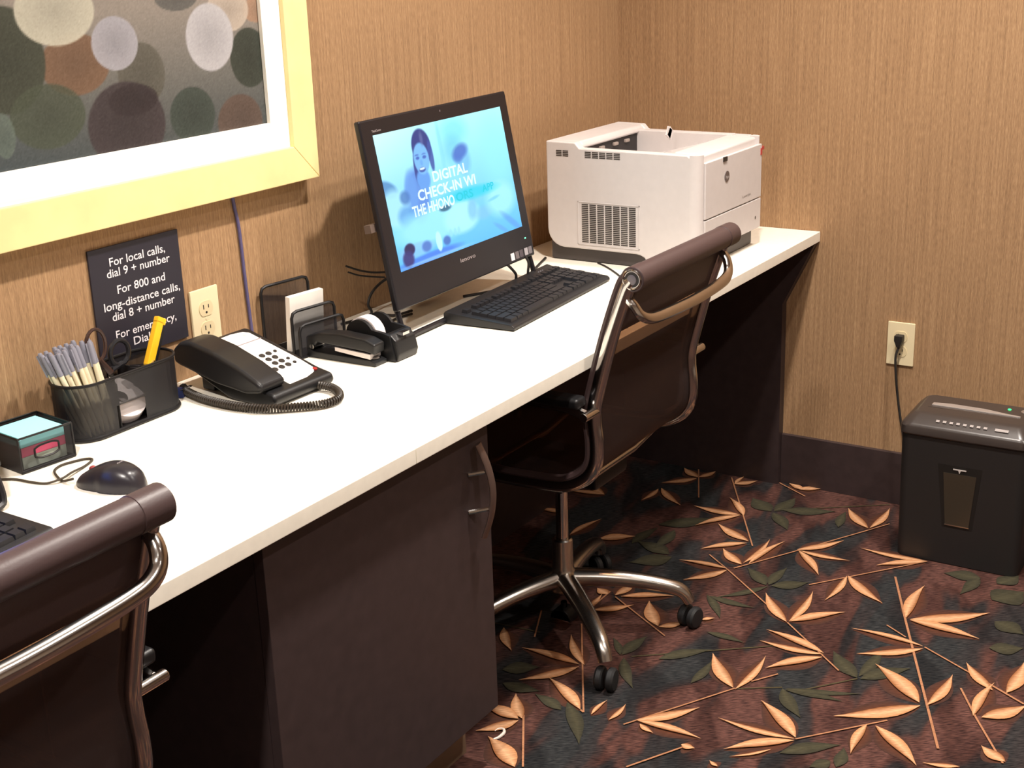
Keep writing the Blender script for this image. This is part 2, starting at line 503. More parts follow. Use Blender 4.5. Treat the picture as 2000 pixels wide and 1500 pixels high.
def build_floor():
    V, F, Cc, MI = [], [], [], []
    def vert(x, y, z, c):
        V.append((x, y, z)); Cc.append(lin(c)); return len(V) - 1
    def face(ids, mi):
        F.append(ids); MI.append(mi)
    g = (70, 55, 50)
    face([vert(XL, YF, 0, g), vert(0, YF, 0, g), vert(0, 0, 0, g), vert(XL, 0, 0, g)], 0)
    def leaf(bx, by, tx, ty, hw, z, edge, mid, tipc, bend=0.0, n=9, half=None):
        d = Vector((tx - bx, ty - by)); L = d.length
        if L < 1e-4: return
        d /= L; nn = Vector((-d.y, d.x))
        l, c, r = [], [], []
        for i in range(n + 1):
            t = i / n
            pr = (math.sin(math.pi * t ** 0.8)) ** 1.25 if 0 < t < 1 else 0.0
            b = bend * L * math.sin(math.pi * t)
            px, py = bx + d.x * L * t + nn.x * b, by + d.y * L * t + nn.y * b
            m_ = tuple(mid[k] * (1 - t * 0.5) + tipc[k] * t * 0.5 for k in range(3))
            c.append(vert(px, py, z, m_))
            l.append(vert(px + nn.x * hw * pr, py + nn.y * hw * pr, z, edge))
            r.append(vert(px - nn.x * hw * pr, py - nn.y * hw * pr, z, half or edge))
        for i in range(n):
            face([c[i], c[i + 1], l[i + 1], l[i]], 1)
            face([r[i], r[i + 1], c[i + 1], c[i]], 1)
    def stem(x0, y0, x1, y1, hw, z, c):
        d = Vector((x1 - x0, y1 - y0)); d.normalize(); n = Vector((-d.y, d.x)) * hw
        face([vert(x0 + n.x, y0 + n.y, z, c), vert(x1 + n.x, y1 + n.y, z, c), vert(x1 - n.x, y1 - n.y, z, c), vert(x0 - n.x, y0 - n.y, z, c)], 1)
    lp = [tuple(v / 1000 for v in q) for q in LP]
    lg = [tuple(v / 1000 for v in q) for q in LG]
    sp = [tuple(v / 1000 for v in q) for q in SP]
    sg = [tuple(v / 1000 for v in q) for q in SG]
    # the same pattern goes on over the rest of the floor
    vis = [(-1.66, -0.45), (-0.95, -0.02), (0.05, 0.05), (0.05, -1.45), (-0.95, -1.75), (-1.66, -0.62)]
    def inside(x, y):
        c = False
        for i in range(len(vis)):
            (xa, ya), (xb, yb) = vis[i - 1], vis[i]
            if (ya > y) != (yb > y) and x < (xb - xa) * (y - ya) / (yb - ya) + xa:
                c = not c
        return c
    for gx in range(20):
        for gy in range(15):
            x = -5.2 + gx * 0.27 + rng.uniform(-.09, .09); y = -4.0 + gy * 0.27 + rng.uniform(-.09, .09)
            if inside(x, y) or y > -0.05 or x > -0.05:
                continue
            a = rng.uniform(0, 6.28)
            L = rng.uniform(.16, .30)
            ex, ey = x + L * math.cos(a), y + L * math.sin(a)
            if inside(ex, ey) or ey > -.03 or ex > -.03: continue
            green = rng.random() < 0.45
            (sg if green else sp).append((x, y, ex, ey, .003))
            for k in range(3):
                da = a + rng.uniform(-1.3, 1.3) ; l2 = rng.uniform(.08, .16)
                (lg if green else lp).append((ex, ey, ex + l2 * math.cos(da), ey + l2 * math.sin(da), rng.uniform(.009, .017)))
    for i, q in enumerate(lp):                     # rust shading woven round each pale leaf
        leaf(*q[:4], q[4] * 1.3 + .010, .0003 + i * 2.5e-6, (66, 46, 40), (92, 52, 34), (76, 48, 36))
    for i, q in enumerate(sg): stem(*q[:4], .002, .0017 + i * 3e-6, (74, 66, 48))
    for i, q in enumerate(lg):
        leaf(*q, .0020 + i * 2.5e-6, (52, 50, 40), (70, 66, 50), (56, 54, 42), bend=.04 * (-1) ** i)
    for i, q in enumerate(sp): stem(*q[:4], max(q[4] * .5, .0018), .0030 + i * 3e-6, (160, 112, 82))
    for i, q in enumerate(lp):
        a, b = ((134, 84, 50), (176, 122, 82)) if i % 2 else ((178, 124, 84), (130, 80, 46))
        leaf(*q[:4], q[4] * .93, .0036 + i * 2.5e-6, a, (204, 158, 120), (190, 146, 112), bend=.05 * (-1) ** i, half=b)
    me = bpy.data.meshes.new('floor')
    me.from_pydata(V, [], F)
    at = me.color_attributes.new('col', 'FLOAT_COLOR', 'POINT')
    at.data.foreach_set('color', np.array(Cc, dtype=np.float32).ravel())
    me.materials.append(carpet_mat())
    me.materials.append(vcol_mat('carpet_leaf_yarn', 0.95, grain=((60, 420, 1), 0.26, -0.95), spec=0.1))
    me.polygons.foreach_set('material_index', MI)
    # all faces look up
    bm = bmesh.new(); bm.from_mesh(me)
    for f in bm.faces:
        f.normal_update()
        if f.normal.z < 0: f.normal_flip()
    bm.to_mesh(me); bm.free()
    o = link('floor', me)
    o['label'] = 'brown and slate carpet woven with peach and olive bamboo leaves'
    return struct(o)
build_floor()

struct(box('wall_back', (XL, 0.12, 0, 0.12, 0, CEIL), WALL))
struct(box('wall_right', (0, 0.12, YF, 0, 0, CEIL), WALL))
CREAM = mat('cream_wall_paint', (226, 214, 196), 0.8)
struct(box('wall_left', (XL - .12, XL, YF, 0.12, 0, CEIL), CREAM))
struct(box('wall_front', (XL - .12, 0.12, YF - .12, YF, 0, CEIL), CREAM))
struct(box('ceiling', (XL - .12, 0.12, YF - .12, 0.12, CEIL, CEIL + .1), mat('ceiling_paint', (238, 230, 216), 0.85)))
struct(box('baseboard_right', (-.014, -.0005, YF, -.5055, 0, .143), M_dark, bev=.001))
struct(box('baseboard_left', (XL + .0005, XL + .014, YF, 0, 0, .143), M_dark, bev=.002))

# recessed ceiling lamps, above the frame
LENS = mat('lamp_lens', (255, 240, 215), 0.4, emit=(255, 226, 180), estr=6.0)
TRIM = mat('lamp_trim_white', (235, 232, 225), 0.5)
for i, (lx, ly, wt) in enumerate(LAMPS):
    t = thing('recessed_downlight', 'white recessed ceiling downlight ' + ['above the counter in front of the computer', 'above the nearest chair', 'in the corner above the shredder', 'in the second row, behind the far chair', 'in the second row, beside the camera', 'added for ambient fill in the back row, to the right', 'added for ambient fill in the back row, to the left'][i] + ', out of the picture', 'lamp', (lx, ly, CEIL), group='ceiling downlights')
    b = BM(); lathe(b, [(.085, 0), (.085, -.006), (.066, -.006), (.062, 0)], 28, cap=False); obj('trim_ring', b, TRIM, t)
    b = BM(); lathe(b, [(.062, -.001), (.001, -.0012)], 28, cap=False); obj('lens', b, LENS, t)
    ld = bpy.data.lights.new('downlight', 'SPOT')
    ld.energy = wt * 4
    ld.color = LAMPCOL
    ld.spot_size = R(150)
    ld.spot_blend = 0.9
    ld.shadow_soft_size = 0.05
    lo = bpy.data.objects.new('downlight_beam', ld)
    COL.objects.link(lo)
    lo.parent = t
    lo.location = (0, 0, -.012)

# ================================================================== COUNTER AND BASE UNITS
t = thing('countertop', 'long white laminate counter running along the back wall', 'counter', (0, 0, H - T))
SEAM = -1.774
box('slab', (SEAM + .0004, -.001, -D, -.001, 0, T), M_white_top, t, bev=.0015)
box('slab', (XL + .02, SEAM - .0004, -D, -.001, 0, T), M_white_top, t, bev=.0015)

b = BM()
prism(b, [(-.002, 0), (-.505, 0), (-.503, .515), (-.586, H - T - .001), (-.002, H - T - .001)], 'x', -.03, -.001)
tag(obj('support_panel', b, M_dark), 'dark brown end panel under the counter, flared at the top, against the right wall', 'panel')
tag(box('modesty_panel', (-1.534, -.032, -.03, -.002, .0, H - T - .001), M_dark), 'dark panel closing the back of the knee space below the printer', 'panel')
tag(box('modesty_panel', (XL + .02, -2.102, -.03, -.002, .0, H - T - .001), M_dark), 'dark panel closing the back of the knee space left of the cabinet', 'panel')

YC = -.562
t = thing('base_cabinet', 'dark brown cabinet under the counter between the two chairs', 'cabinet', (-1.78, YC, 0))
X0, X1 = -2.1, -1.535
def rel(x0, x1, y0, y1, z0, z1): return (x0 + 1.78, x1 + 1.78, y0 - YC, y1 - YC, z0, z1)
box('carcass', rel(X0 + .002, X1 - .002, YC + .021, -.031, .124, H - T - .001), M_dark, t, bev=.001)
box('toe_kick', rel(X0 + .004, X1 - .004, YC + .075, YC + .09, .0005, .124), mat('toe_kick_board', (112, 92, 74), 0.5), t)
d = box('door', rel(X0, X1, YC, YC + .019, .122, H - T - .004), M_dark, t, bev=.0015)
b = BM()
hx = -1.572 + 1.78
tube(b, [(p[0], p[1], p[2]) for p in cr([(hx - .008, -.010, .652), (hx + .001, -.022, .61), (hx + .005, -.028, .565), (hx + .003, -.024, .52), (hx - .003, -.012, .478)], 6)], .0085, 8, flat=.5)
hnd = obj('handle', b, mat('pewter', (128, 108, 100), 0.4, metal=0.8), d)
part_label(hnd, 'bowed pewter pull handle')
b = BM()
tube(b, [(hx + .004, -.022, .60), (hx - .026, .001, .60)], .004, 8)
obj('handle_post', b, M_chrome, d)
b = BM()
tube(b, [(hx + .004, -.024, .532), (hx - .030, .001, .532)], .004, 8)
obj('handle_post', b, M_chrome, d)

# ================================================================== ON THE WALLS
def wallM(x, y, z):           # local x right, y up, z out of the back wall
    return Matrix(((1, 0, 0, x), (0, 0, -1, y), (0, 1, 0, z), (0, 0, 0, 1)))
def rwallM(x, y, z):          # the same for the right wall (local x runs towards the camera)
    return Matrix(((0, 0, -1, x), (-1, 0, 0, y), (0, 1, 0, z), (0, 0, 0, 1)))

# ---- framed print
AX1, AZ0 = -1.306, 1.026
AX0, AZ1 = -2.42, 1.80
acx, acz = (AX0 + AX1) / 2, (AZ0 + AZ1) / 2
t = thing('framed_print', 'large print of overlapping ovals in a pale gold frame with white mat', 'picture', (acx, -.001, acz))
hw, hh = (AX1 - AX0) / 2, (AZ1 - AZ0) / 2
FWD = .068
def frame_side(p0, p1, q1, q0):
    b = BM()
    f = [bm_v for bm_v in ()]
    lo = [b.verts.new((x, 0, z)) for x, z in (p0, p1, q1, q0)]
    hi = [b.verts.new((x, -.034, z)) for x, z in (p0, p1, q1, q0)]
    b.faces.new(lo); b.faces.new(hi[::-1])
    for i in range(4):
        b.faces.new((lo[i], hi[i], hi[(i + 1) % 4], lo[(i + 1) % 4]))
    bmesh.ops.recalc_face_normals(b, faces=b.faces[:])
    bmesh.ops.bevel(b, geom=[e for e in b.edges if all(abs(v.co.y + .034) < 1e-6 for v in e.verts)], offset=.003, segments=2, profile=.5, affect='EDGES')
    return obj('frame_side', b, M_gold, t)
o_, i_ = (hw, hh), (hw - FWD, hh - FWD)
frame_side((-o_[0], -o_[1]), (o_[0], -o_[1]), (i_[0], -i_[1]), (-i_[0], -i_[1]))
frame_side((o_[0], -o_[1]), (o_[0], o_[1]), (i_[0], i_[1]), (i_[0], -i_[1]))
frame_side((o_[0], o_[1]), (-o_[0], o_[1]), (-i_[0], i_[1]), (i_[0], i_[1]))
frame_side((-o_[0], o_[1]), (-o_[0], -o_[1]), (-i_[0], -i_[1]), (-i_[0], i_[1]))
MW = .0505
b = BM()
j_ = (i_[0] - MW, i_[1] - MW)
for (x0, x1, z0, z1) in ((-i_[0], i_[0], -i_[1], -j_[1]), (-i_[0], i_[0], j_[1], i_[1]), (-i_[0], -j_[0], -j_[1], j_[1]), (j_[0], i_[0], -j_[1], j_[1])):
    add_box(b, x0, x1, -.024, -.016, z0, z1)
obj('mat_board', b, M_matboard, t, smooth=0)

def paint_print():
    W_, H_ = 2 * j_[0], 2 * j_[1]
    nx, ny = 330, 220
    X, Z = np.meshgrid(np.linspace(-j_[0], j_[0], nx) + acx, np.linspace(j_[1], -j_[1], ny) + acz)
    # paper: warm grey above, slate below
    k = np.clip((Z - 1.14) / .23, 0, 1)[..., None]
    img = np.array([78, 84, 84]) * (1 - k) + np.array([158, 146, 134]) * k
    k2 = np.clip((-1.75 - X) / .3, 0, 1)[..., None] * (1 - k)
    img = img * (1 - .45 * k2) + np.array([60, 78, 86]) * .45 * k2
    E_ = [  # x, z, rx, rz, colour, opacity
        (-1.622, 1.382, .050, .023, (98, 96, 92), .9), (-1.718, 1.262, .052, .052, (92, 88, 76), .8),
        (-1.4556, 1.267, .050, .053, (58, 64, 54), .95), (-1.43, 1.350, .032, .022, (184, 132, 96), .7),
        (-1.853, 1.290, .069, .048, (128, 92, 66), .9), (-1.984, 1.307, .073, .080, (66, 70, 56), .95),
        (-1.919, 1.216, .073, .050, (74, 82, 64), .8), (-1.494, 1.155, .058, .050, (100, 76, 64), .8),
        (-1.611, 1.182, .054, .048, (62, 72, 64), .92), (-1.761, 1.183, .084, .071, (66, 56, 58), .95),
        (-1.742, 1.222, .054, .026, (54, 44, 46), .75), (-1.880, 1.374, .077, .053, (196, 190, 168), .95),
        (-1.768, 1.316, .049, .043, (166, 163, 172), .97), (-1.500, 1.354, .052, .038, (196, 178, 160), .9),
        (-1.551, 1.310, .058, .058, (188, 185, 190), .96), (-2.0065, 1.197, .021, .034, (100, 116, 104), .7)]
    r_ = random.Random(9)
    for _ in range(40):      # the rest of the sheet, above and left of what shows
        x, z = r_.uniform(-2.4, -1.4), r_.uniform(1.50, 1.75)
        c = r_.choice([(66, 70, 56), (128, 90, 62), (188, 184, 186), (150, 140, 120), (62, 72, 64), (196, 178, 160)])
        E_.insert(0, (x, z, r_.uniform(.05, .09), r_.uniform(.06, .11), c, .85))
    for (x, z, rx, rz, c, op) in E_:
        d = np.sqrt(((X - x) / rx) ** 2 + ((Z - z) / rz) ** 2)
        a = np.clip((1.0 - d) / .05 + .5, 0, 1) * op
        sh = 1 + .07 * np.clip((d - .55) * 2, -1, 1)          # printed lighter rim
        img = img * (1 - a[..., None]) + np.array(c) * np.clip(sh, .85, 1.12)[..., None] * a[..., None]
    gm = img.mean(-1, keepdims=True)
    img = (gm + (img - gm) * .8) * .86          # muted inks
    g = np.random.RandomState(3).normal(0, 3.0, img.shape[:2])
    img = img + g[..., None]
    return colour_grid('print', nx, ny, W_, H_, img, vcol_mat('art_print_ink', 0.55), t, wallM(0, -.0155, 0))
paint_print()
box('backing', (-i_[0], i_[0], -.012, 0, -i_[1], i_[1]), M_matboard, t)

# ---- telephone sign
SX0, SX1, SZ0, SZ1 = -1.870, -1.6665, .790, .9885
t = thing('wall_sign', 'black sign with white dialling instructions on the wall above the telephone', 'sign', ((SX0 + SX1) / 2, -.001, (SZ0 + SZ1) / 2))
scx, scz = (SX0 + SX1) / 2, (SZ0 + SZ1) / 2
box('plate', (SX0 - scx, SX1 - scx, -.004, 0, SZ0 - scz, SZ1 - scz), mat('sign_black', (38, 35, 46), 0.5), t, bev=.001)
for body, x0, x1, z in (('For local calls,', -1.827, -1.701, .9545), ('dial 9 + number', -1.8355, -1.692, .9355),
                        ('For 800 and', -1.817, -1.708, .905), ('long-distance calls,', -1.850, -1.6755, .8803), ('dial 8 + number', -1.835, -1.691, .8605),
                        ('For emergency,', -1.832, -1.692, .8285), ('Dial', -1.795, -1.757, .8085)):
    text('lettering', body, x0 - scx, x1 - scx, z - scz, .0143, M_text, t, .0003, wallM(0, -.004, 0), bold=.008)

# ---- outlets
def outlet(label, M, group=None):
    t = thing('wall_outlet', label, 'outlet')
    t.matrix_world = M
    b = BM(); add_box(b, -.035, .035, -.057, .057, 0, .0055, bev=.0022); obj('cover_plate', b, M_ivory, t)
    for s in (.0195, -.0195):
        b = BM()
        pts = [(.0172 * math.cos(a), .0172 * math.sin(a)) for a in np.linspace(0, 2 * math.pi, 28, endpoint=False)]
        pts = [(x, max(-.0142, min(.0142, y)) + s) for x, y in pts]
        prism(b, pts, 'z', .004, .0066)
        rc = obj('receptacle', b, mat('ivory_receptacle', (222, 204, 164), 0.4), t)
        b = BM()
        add_box(b, -.0072, -.0052, s - .001, s + .0075, .006, .0069)
        add_box(b, .0052, .0072, s, s + .0065, .006, .0069)
        lathe(b, [(.0024, .006), (.0024, .0069)], 10, (0, s - .0075, 0))
        obj('slot', b, M_slot, rc)
    b = BM(); lathe(b, [(.003, .005), (.003, .0062)], 10); obj('screw', b, M_ivory, t)
    return t
outlet('ivory double wall outlet between the black sign and the telephone', wallM(-1.654 + .035, -.0005, .8694 - .057))
outlet('ivory wall outlet on the right wall with a black plug in it', rwallM(-.0005, -.7803 - .035, .496 - .057))

# ---- shredder power cord
t = thing('power_cord', 'black power cord hanging from the right wall outlet down behind the shredder', 'cord', (-.006, -.815, .455))
b = BM()
prism(b, [(-.0105, .011), (.0105, .011), (.0105, -.003), (.003, -.020), (-.005, -.020), (-.0105, -.003)], 'x', -.024, -.0025, bev=.002)
obj('plug', b, M_cord, t)
b = BM()
w0 = Vector((-.006, -.815, .455))
tube(b, [p - w0 for p in cr([(-.022, -.817, .437), (-.030, -.812, .41), (-.034, -.817, .36), (-.036, -.826, .30), (-.045, -.845, .22), (-.06, -.88, .10), (-.055, -.95, .008), (-.06, -1.02, .006)], 8)], .0032, 8)
obj('cable', b, M_cord, t)

# ---- thin blue cable down the wall
b = BM()
tube(b, cr([(-1.525, -.004, 1.06), (-1.519, -.004, 1.005), (-1.512, -.004, .96), (-1.5085, -.004, .86), (-1.504, -.004, .77), (-1.502, -.006, H + .004)], 8), .0032, 8)
tag(obj('wall_cable', b, mat('blue_grey_cable', (86, 80, 120), 0.5)), 'thin blue grey cable running down the wall from the picture frame', 'cable')

# ================================================================== COMPUTERS
def paint_screen():
    nx, ny = 256, 150
    S, Tt = np.meshgrid(np.linspace(0, 1, nx), np.linspace(0, 1, ny))
    k = Tt[..., None]
    img = np.array([178, 250, 255]) * (1 - k) + np.array([96, 190, 250]) * k
    img = img + (np.clip(1 - S * 2.2, 0, 1) * np.clip(1 - Tt * 1.6, 0, 1))[..., None] * np.array([30, 4, 0])
    def blob(s, t_, rs, rt_, c, op=1.0, soft=.25, rot=0.0):
        nonlocal img
        dx, dy = S - s, (Tt - t_) * .563
        rt2 = rt_ * .563
        x = dx * math.cos(rot) + dy * math.sin(rot); y = -dx * math.sin(rot) + dy * math.cos(rot)
        d = np.sqrt((x / rs) ** 2 + (y / rt2) ** 2)
        a = np.clip((1 - d) / soft + .5, 0, 1)[..., None] * op
        img = img * (1 - a) + np.array(c) * a
    # soft room behind
    blob(.46, .22, .015, .26, (130, 215, 235), .5, .8)
    blob(.58, .10, .10, .10, (120, 225, 240), .6, .9)
    blob(.55, .24, .07, .10, (110, 200, 225), .6, .9)
    blob(.90, .35, .12, .30, (150, 240, 252), .5, .9)
    # blurred second figure
    blob(.615, .335, .055, .11, (120, 190, 235), .8, .6)
    blob(.60, .27, .062, .055, (70, 110, 200), .85, .6, -.2)
    blob(.575, .31, .035, .04, (75, 120, 205), .7, .7)
    # standing figure: hair, face, neck, shoulders
    blob(.225, .50, .085, .20, (92, 138, 222), .9, .35, .25)
    blob(.18, .48, .045, .17, (104, 160, 232), .8, .4, .15)
    blob(.318, .16, .070, .135, (48, 62, 132), 1, .12)
    blob(.262, .29, .026, .15, (52, 72, 146), 1, .25, .12)
    blob(.375, .24, .018, .12, (60, 86, 164), .9, .3)
    blob(.288, .40, .05, .08, (100, 160, 234), 1, .3)
    blob(.302, .245, .056, .118, (122, 186, 242), 1, .14, .06)
    blob(.327, .10, .012, .05, (110, 120, 170), .6, .9)
    blob(.275, .235, .013, .012, (62, 96, 186), .9, .6)
    blob(.325, .238, .014, .012, (62, 96, 186), .9, .6)
    blob(.272, .212, .016, .006, (70, 104, 190), .7, .7)
    blob(.325, .214, .016, .006, (70, 104, 190), .7, .7)
    blob(.297, .275, .010, .022, (100, 160, 230), .6, .8)
    blob(.294, .326, .024, .018, (52, 76, 160), .95, .4)
    blob(.294, .319, .020, .009, (225, 248, 255), 1, .5)
    # bedding
    blob(.02, .40, .07, .06, (84, 140, 196), .9, .4, .3)
    blob(.05, .55, .10, .14, (170, 232, 250), .9, .4)
    blob(.13, .49, .035, .05, (70, 120, 190), .8, .6)
    blob(.12, .63, .06, .08, (92, 158, 224), .8, .6)
    blob(.30, .75, .30, .13, (160, 236, 252), .85, .6)
    blob(.52, .76, .14, .12, (172, 240, 254), .9, .35)
    blob(.405, .655, .045, .022, (50, 100, 130), .9, .5)
    blob(.61, .73, .035, .08, (120, 190, 240), .7, .7, .4)
    blob(.70, .78, .07, .05, (128, 196, 244), .7, .7)
    blob(.86, .72, .12, .13, (165, 238, 254), .85, .6)
    blob(.80, .70, .05, .012, (110, 200, 225), .7, .7, -.1)
    blob(.92, .93, .09, .03, (90, 150, 236), .6, .8, .6)
    blob(.82, .95, .06, .02, (96, 160, 240), .6, .8, .5)
    blob(.62, .60, .20, .045, (30, 208, 232), .75, .8, .03)
    # breakfast tray
    blob(.22, .97, .24, .035, (72, 120, 230), .8, .5, -.02)
    blob(.14, .885, .13, .05, (140, 200, 250), .8, .4)
    blob(.09, .865, .038, .045, (48, 44, 92), 1, .3)
    blob(.07, .93, .04, .06, (58, 56, 120), .95, .4)
    blob(.215, .885, .035, .04, (80, 120, 200), .9, .5)
    blob(.31, .88, .022, .075, (190, 242, 255), 1, .2)
    blob(.37, .895, .028, .035, (70, 110, 190), .9, .5)
    for s in (.41, .445, .475):
        blob(s, .85, .012, .03, (150, 222, 250), .8, .5)
    blob(.28, .985, .26, .012, (150, 205, 255), .7, .6)
    return img
SCREEN_IMG = paint_screen()
SCR = vcol_mat('lit_screen', 0.3, emission=1.15)
M_scrtext = mat('screen_text', (8, 8, 8), 0.5, emit=(225, 252, 255), estr=1.15)
M_scrteal = mat('screen_teal_text', (8, 8, 8), 0.5, emit=(20, 200, 220), estr=1.15)
M_bez = mat('bezel_black', (24, 22, 27), 0.35)

def computer(label, mtx, z_c, img=None, scr=None):
    t = thing('desktop_computer', label, 'computer', group='all-in-one computers')
    t.matrix_world = mtx
    box('case', (-.272, .272, -.206, .165, -.014, 0), M_bez, t, bev=.004, seg=3)
    b = BM(); prism(b, [(-.255, -.0135), (.255, -.0135), (.19, -.058), (-.19, -.058)], 'y', -.19, .15, bev=.006); obj('rear_shell', b, M_black, t)
    s = colour_grid('screen', 256, 150, .476, .268, SCREEN_IMG if img is None else img, scr or SCR, t, Matrix.Translation((0, 0, .0006)))
    part_label(s, 'lit screen showing a blue tinted picture with white words' if img is None else 'lit screen with a plain blue desktop')
    sc = lambda a: (a - .5) * .476
    tc = lambda a: (.5 - a) * .268
    for body, a, b_, base, mm in () if img is not None else (('DIGITAL', .355, .632, .437, M_scrtext), ('CHECK-IN WI', .222, .680, .543, M_scrtext), ('THE HHONO', .162, .485, .648, M_scrtext)):
        text('screen_lettering', body, sc(a), sc(b_), tc(base), .0205, mm, s, .0006, bold=.028)
    if img is None:
        text('screen_lettering', 'ORS', sc(.50), sc(.64), tc(.635), .017, M_scrteal, s, .0006, bold=.02)
        text('screen_lettering', 'APP', sc(.72), sc(.82), tc(.625), .015, M_scrteal, s, .0006, bold=.02)
    text('brand_lettering', 'lenovo', -.028, .030, -.160, .0085, mat('silver_print', (170, 160, 160), 0.4), t, .0004)
    text('brand_lettering', 'ThinkCentre', -.238, -.208, .1395, .0045, mat('silver_print', ()), t, .0004)
    b = BM(); lathe(b, [(.0022, 0), (.0022, .0006)], 12, (.0036, .1525, 0)); obj('webcam', b, mat('lens_grey', (90, 80, 84), 0.2), t)
    b = BM(); add_box(b, .239, .2445, -.163, -.160, 0, .0007); obj('power_light', b, mat('green_led', (20, 60, 40), 0.4, emit=(120, 255, 190), estr=2.0), t)
    for i, (x, c) in enumerate(((.176, (232, 226, 228)), (.196, (112, 104, 106)), (.214, (84, 76, 82)), (.236, (170, 164, 168)), (.254, (120, 114, 118)))):
        box('sticker', (x - .0075, x + .0075, -.199, -.183, 0, .0004), mat('sticker_%d' % i, c, 0.4), t)
    b = BM()
    bot = -(z_c - H - .0078) / .984
    pts = [(-.262, -.19, -.012), (-.262, bot + .05, -.010), (-.262, bot + .012, -.006), (-.25, bot, -.004), (-.2, bot, -.004), (0, bot, -.004), (.2, bot, -.004), (.25, bot, -.004), (.262, bot + .012, -.006), (.262, bot + .05, -.010), (.262, -.19, -.012)]
    tube(b, cr(pts, 5), .006, 8); obj('stand_loop', b, M_bez, t)
    b = BM()
    tube(b, [(0, -.02, -.06), (0, bot + .033, -.13), ], .010, 8, flat=4.0, upv=(0, 1, 0)); obj('rear_leg', b, M_bez, t)
    return t

def panelM(c, yaw, tilt):
    n = Vector((math.sin(yaw) * math.cos(tilt), -math.cos(yaw) * math.cos(tilt), math.sin(tilt)))
    ex = Vector((math.cos(yaw), math.sin(yaw), 0))
    ey = n.cross(ex)
    m = Matrix((ex, ey, n)).transposed().to_4x4()
    m.translation = Vector(c)
    return m
pc = computer('black all-in-one computer showing a check-in picture, beside the printer', panelM((-1.0431, -.1673, .9765), .0361, .18), .9765)
pc2 = computer('black all-in-one computer at the left end of the counter, out of the picture', panelM((-2.505, -.175, .9765), .02, .18), .9765,
               np.tile(np.array([60, 120, 235.]), (150, 256, 1)) * np.linspace(.85, 1.05, 150)[:, None, None], vcol_mat('blue_desktop_screen', 0.3, emission=4.0))
b = BM(); add_box(b, -.285, -.235, -.046, -.030, -.030, -.0145)
obj('cable_clip', b, mat('grey_clip', (96, 80, 72), 0.6), pc)

# ---- keyboards
KEYM = {}
def key_mesh(w_, d_):
    k = (round(w_, 4), round(d_, 4))
    if k not in KEYM:
        b = BM()
        lo = [(-w_ / 2, -d_ / 2), (w_ / 2, -d_ / 2), (w_ / 2, d_ / 2), (-w_ / 2, d_ / 2)]
        A = [b.verts.new((x, y, 0)) for x, y in lo]
        B_ = [b.verts.new((x - math.copysign(.0018, x), y - math.copysign(.0015, y) + .0008, .007)) for x, y in lo]
        b.faces.new(B_)
        for i in range(4):
            b.faces.new((A[i], A[(i + 1) % 4], B_[(i + 1) % 4], B_[i]))
        bmesh.ops.recalc_face_normals(b, faces=b.faces[:])
        me = bpy.data.meshes.new('key'); b.to_mesh(me); b.free()
        me.materials.append(mat('key_black', (25, 25, 29), 0.45))
        KEYM[k] = me
    return KEYM[k]

def keyboard(label, loc, rz):
    t = thing('keyboard', label, 'keyboard', loc, rz, group='black keyboards')
    b = BM()     # wedge with a rounded deck, front edge at y=-.0825
    L = .2275
    prism(b, [(-.0825, .002), (-.0825, .009), (-.076, .013), (.066, .024), (.078, .027), (.0825, .022), (.0825, .006), (.075, .002)], 'x', -L, L, bev=.0022)
    obj('body', b, mat('keyboard_body', (27, 26, 28), 0.42), t)
    sl = math.atan2(.011, .142)
    top = lambda y: .013 + (y + .076) * math.tan(sl)
    u = .0187
    rows = [  # y of row centre, list of (x start in u, widths)
        (-.058, [(0, [1.5, 1.2, 1.3, 6, 1.3, 1.2, 1, 1.5]), (15.25, [1, 1, 1]), (18.5, [2, 1, 1])]),
        (-.058 + u, [(0, [2.25] + [1] * 10 + [2.75]), (16.25, [1]), (18.5, [1, 1, 1])]),
        (-.058 + 2 * u, [(0, [1.75] + [1] * 11 + [2.25]), (18.5, [1, 1, 1, 1])]),
        (-.058 + 3 * u, [(0, [1.5] + [1] * 12 + [1.5]), (15.25, [1, 1, 1]), (18.5, [1, 1, 1])]),
        (-.058 + 4 * u, [(0, [1] * 13 + [2]), (15.25, [1, 1, 1]), (18.5, [1, 1, 1, 1])]),
        (-.058 + 5.35 * u, [(0, [1]), (2, [1] * 4), (6.5, [1] * 4), (11, [1] * 4), (15.25, [1, 1, 1]), (18.5, [1, 1, 1, 1])])]
    x0 = -.2105
    for y, segs in rows:
        for s, ws in segs:
            x = s
            for w_ in ws:
                k = link('key', key_mesh(w_ * u - .0008, (u if y < .04 else u * .8) - .0008), t, loc=(x0 + (x + w_ / 2) * u, y, top(y) - .0008), rot=(sl, 0, 0))
                x += w_
    for x in (.155, .165, .175):
        box('indicator', (x - .002, x + .002, .062, .0635, top(.062) + .0002, top(.062) + .0014), mat('key_mark', (150, 150, 160), 0.4), t)
    for x in (-.2, .2):
        box('foot', (x - .015, x + .015, -.07, -.06, 0, .003), M_rubber, t)
        box('foot', (x - .015, x + .015, .06, .07, 0, .007), M_rubber, t)
    return t
kb = keyboard('black keyboard in front of the computer beside the printer', (-.932, -.281, H), .063)
a_ = .09
kb2 = keyboard('black keyboard at the left edge, behind the nearest chair', (-2.27 - .2275 * math.cos(a_) - .0825 * math.sin(a_), -.352 - .2275 * math.sin(a_) + .0825 * math.cos(a_), H), a_)

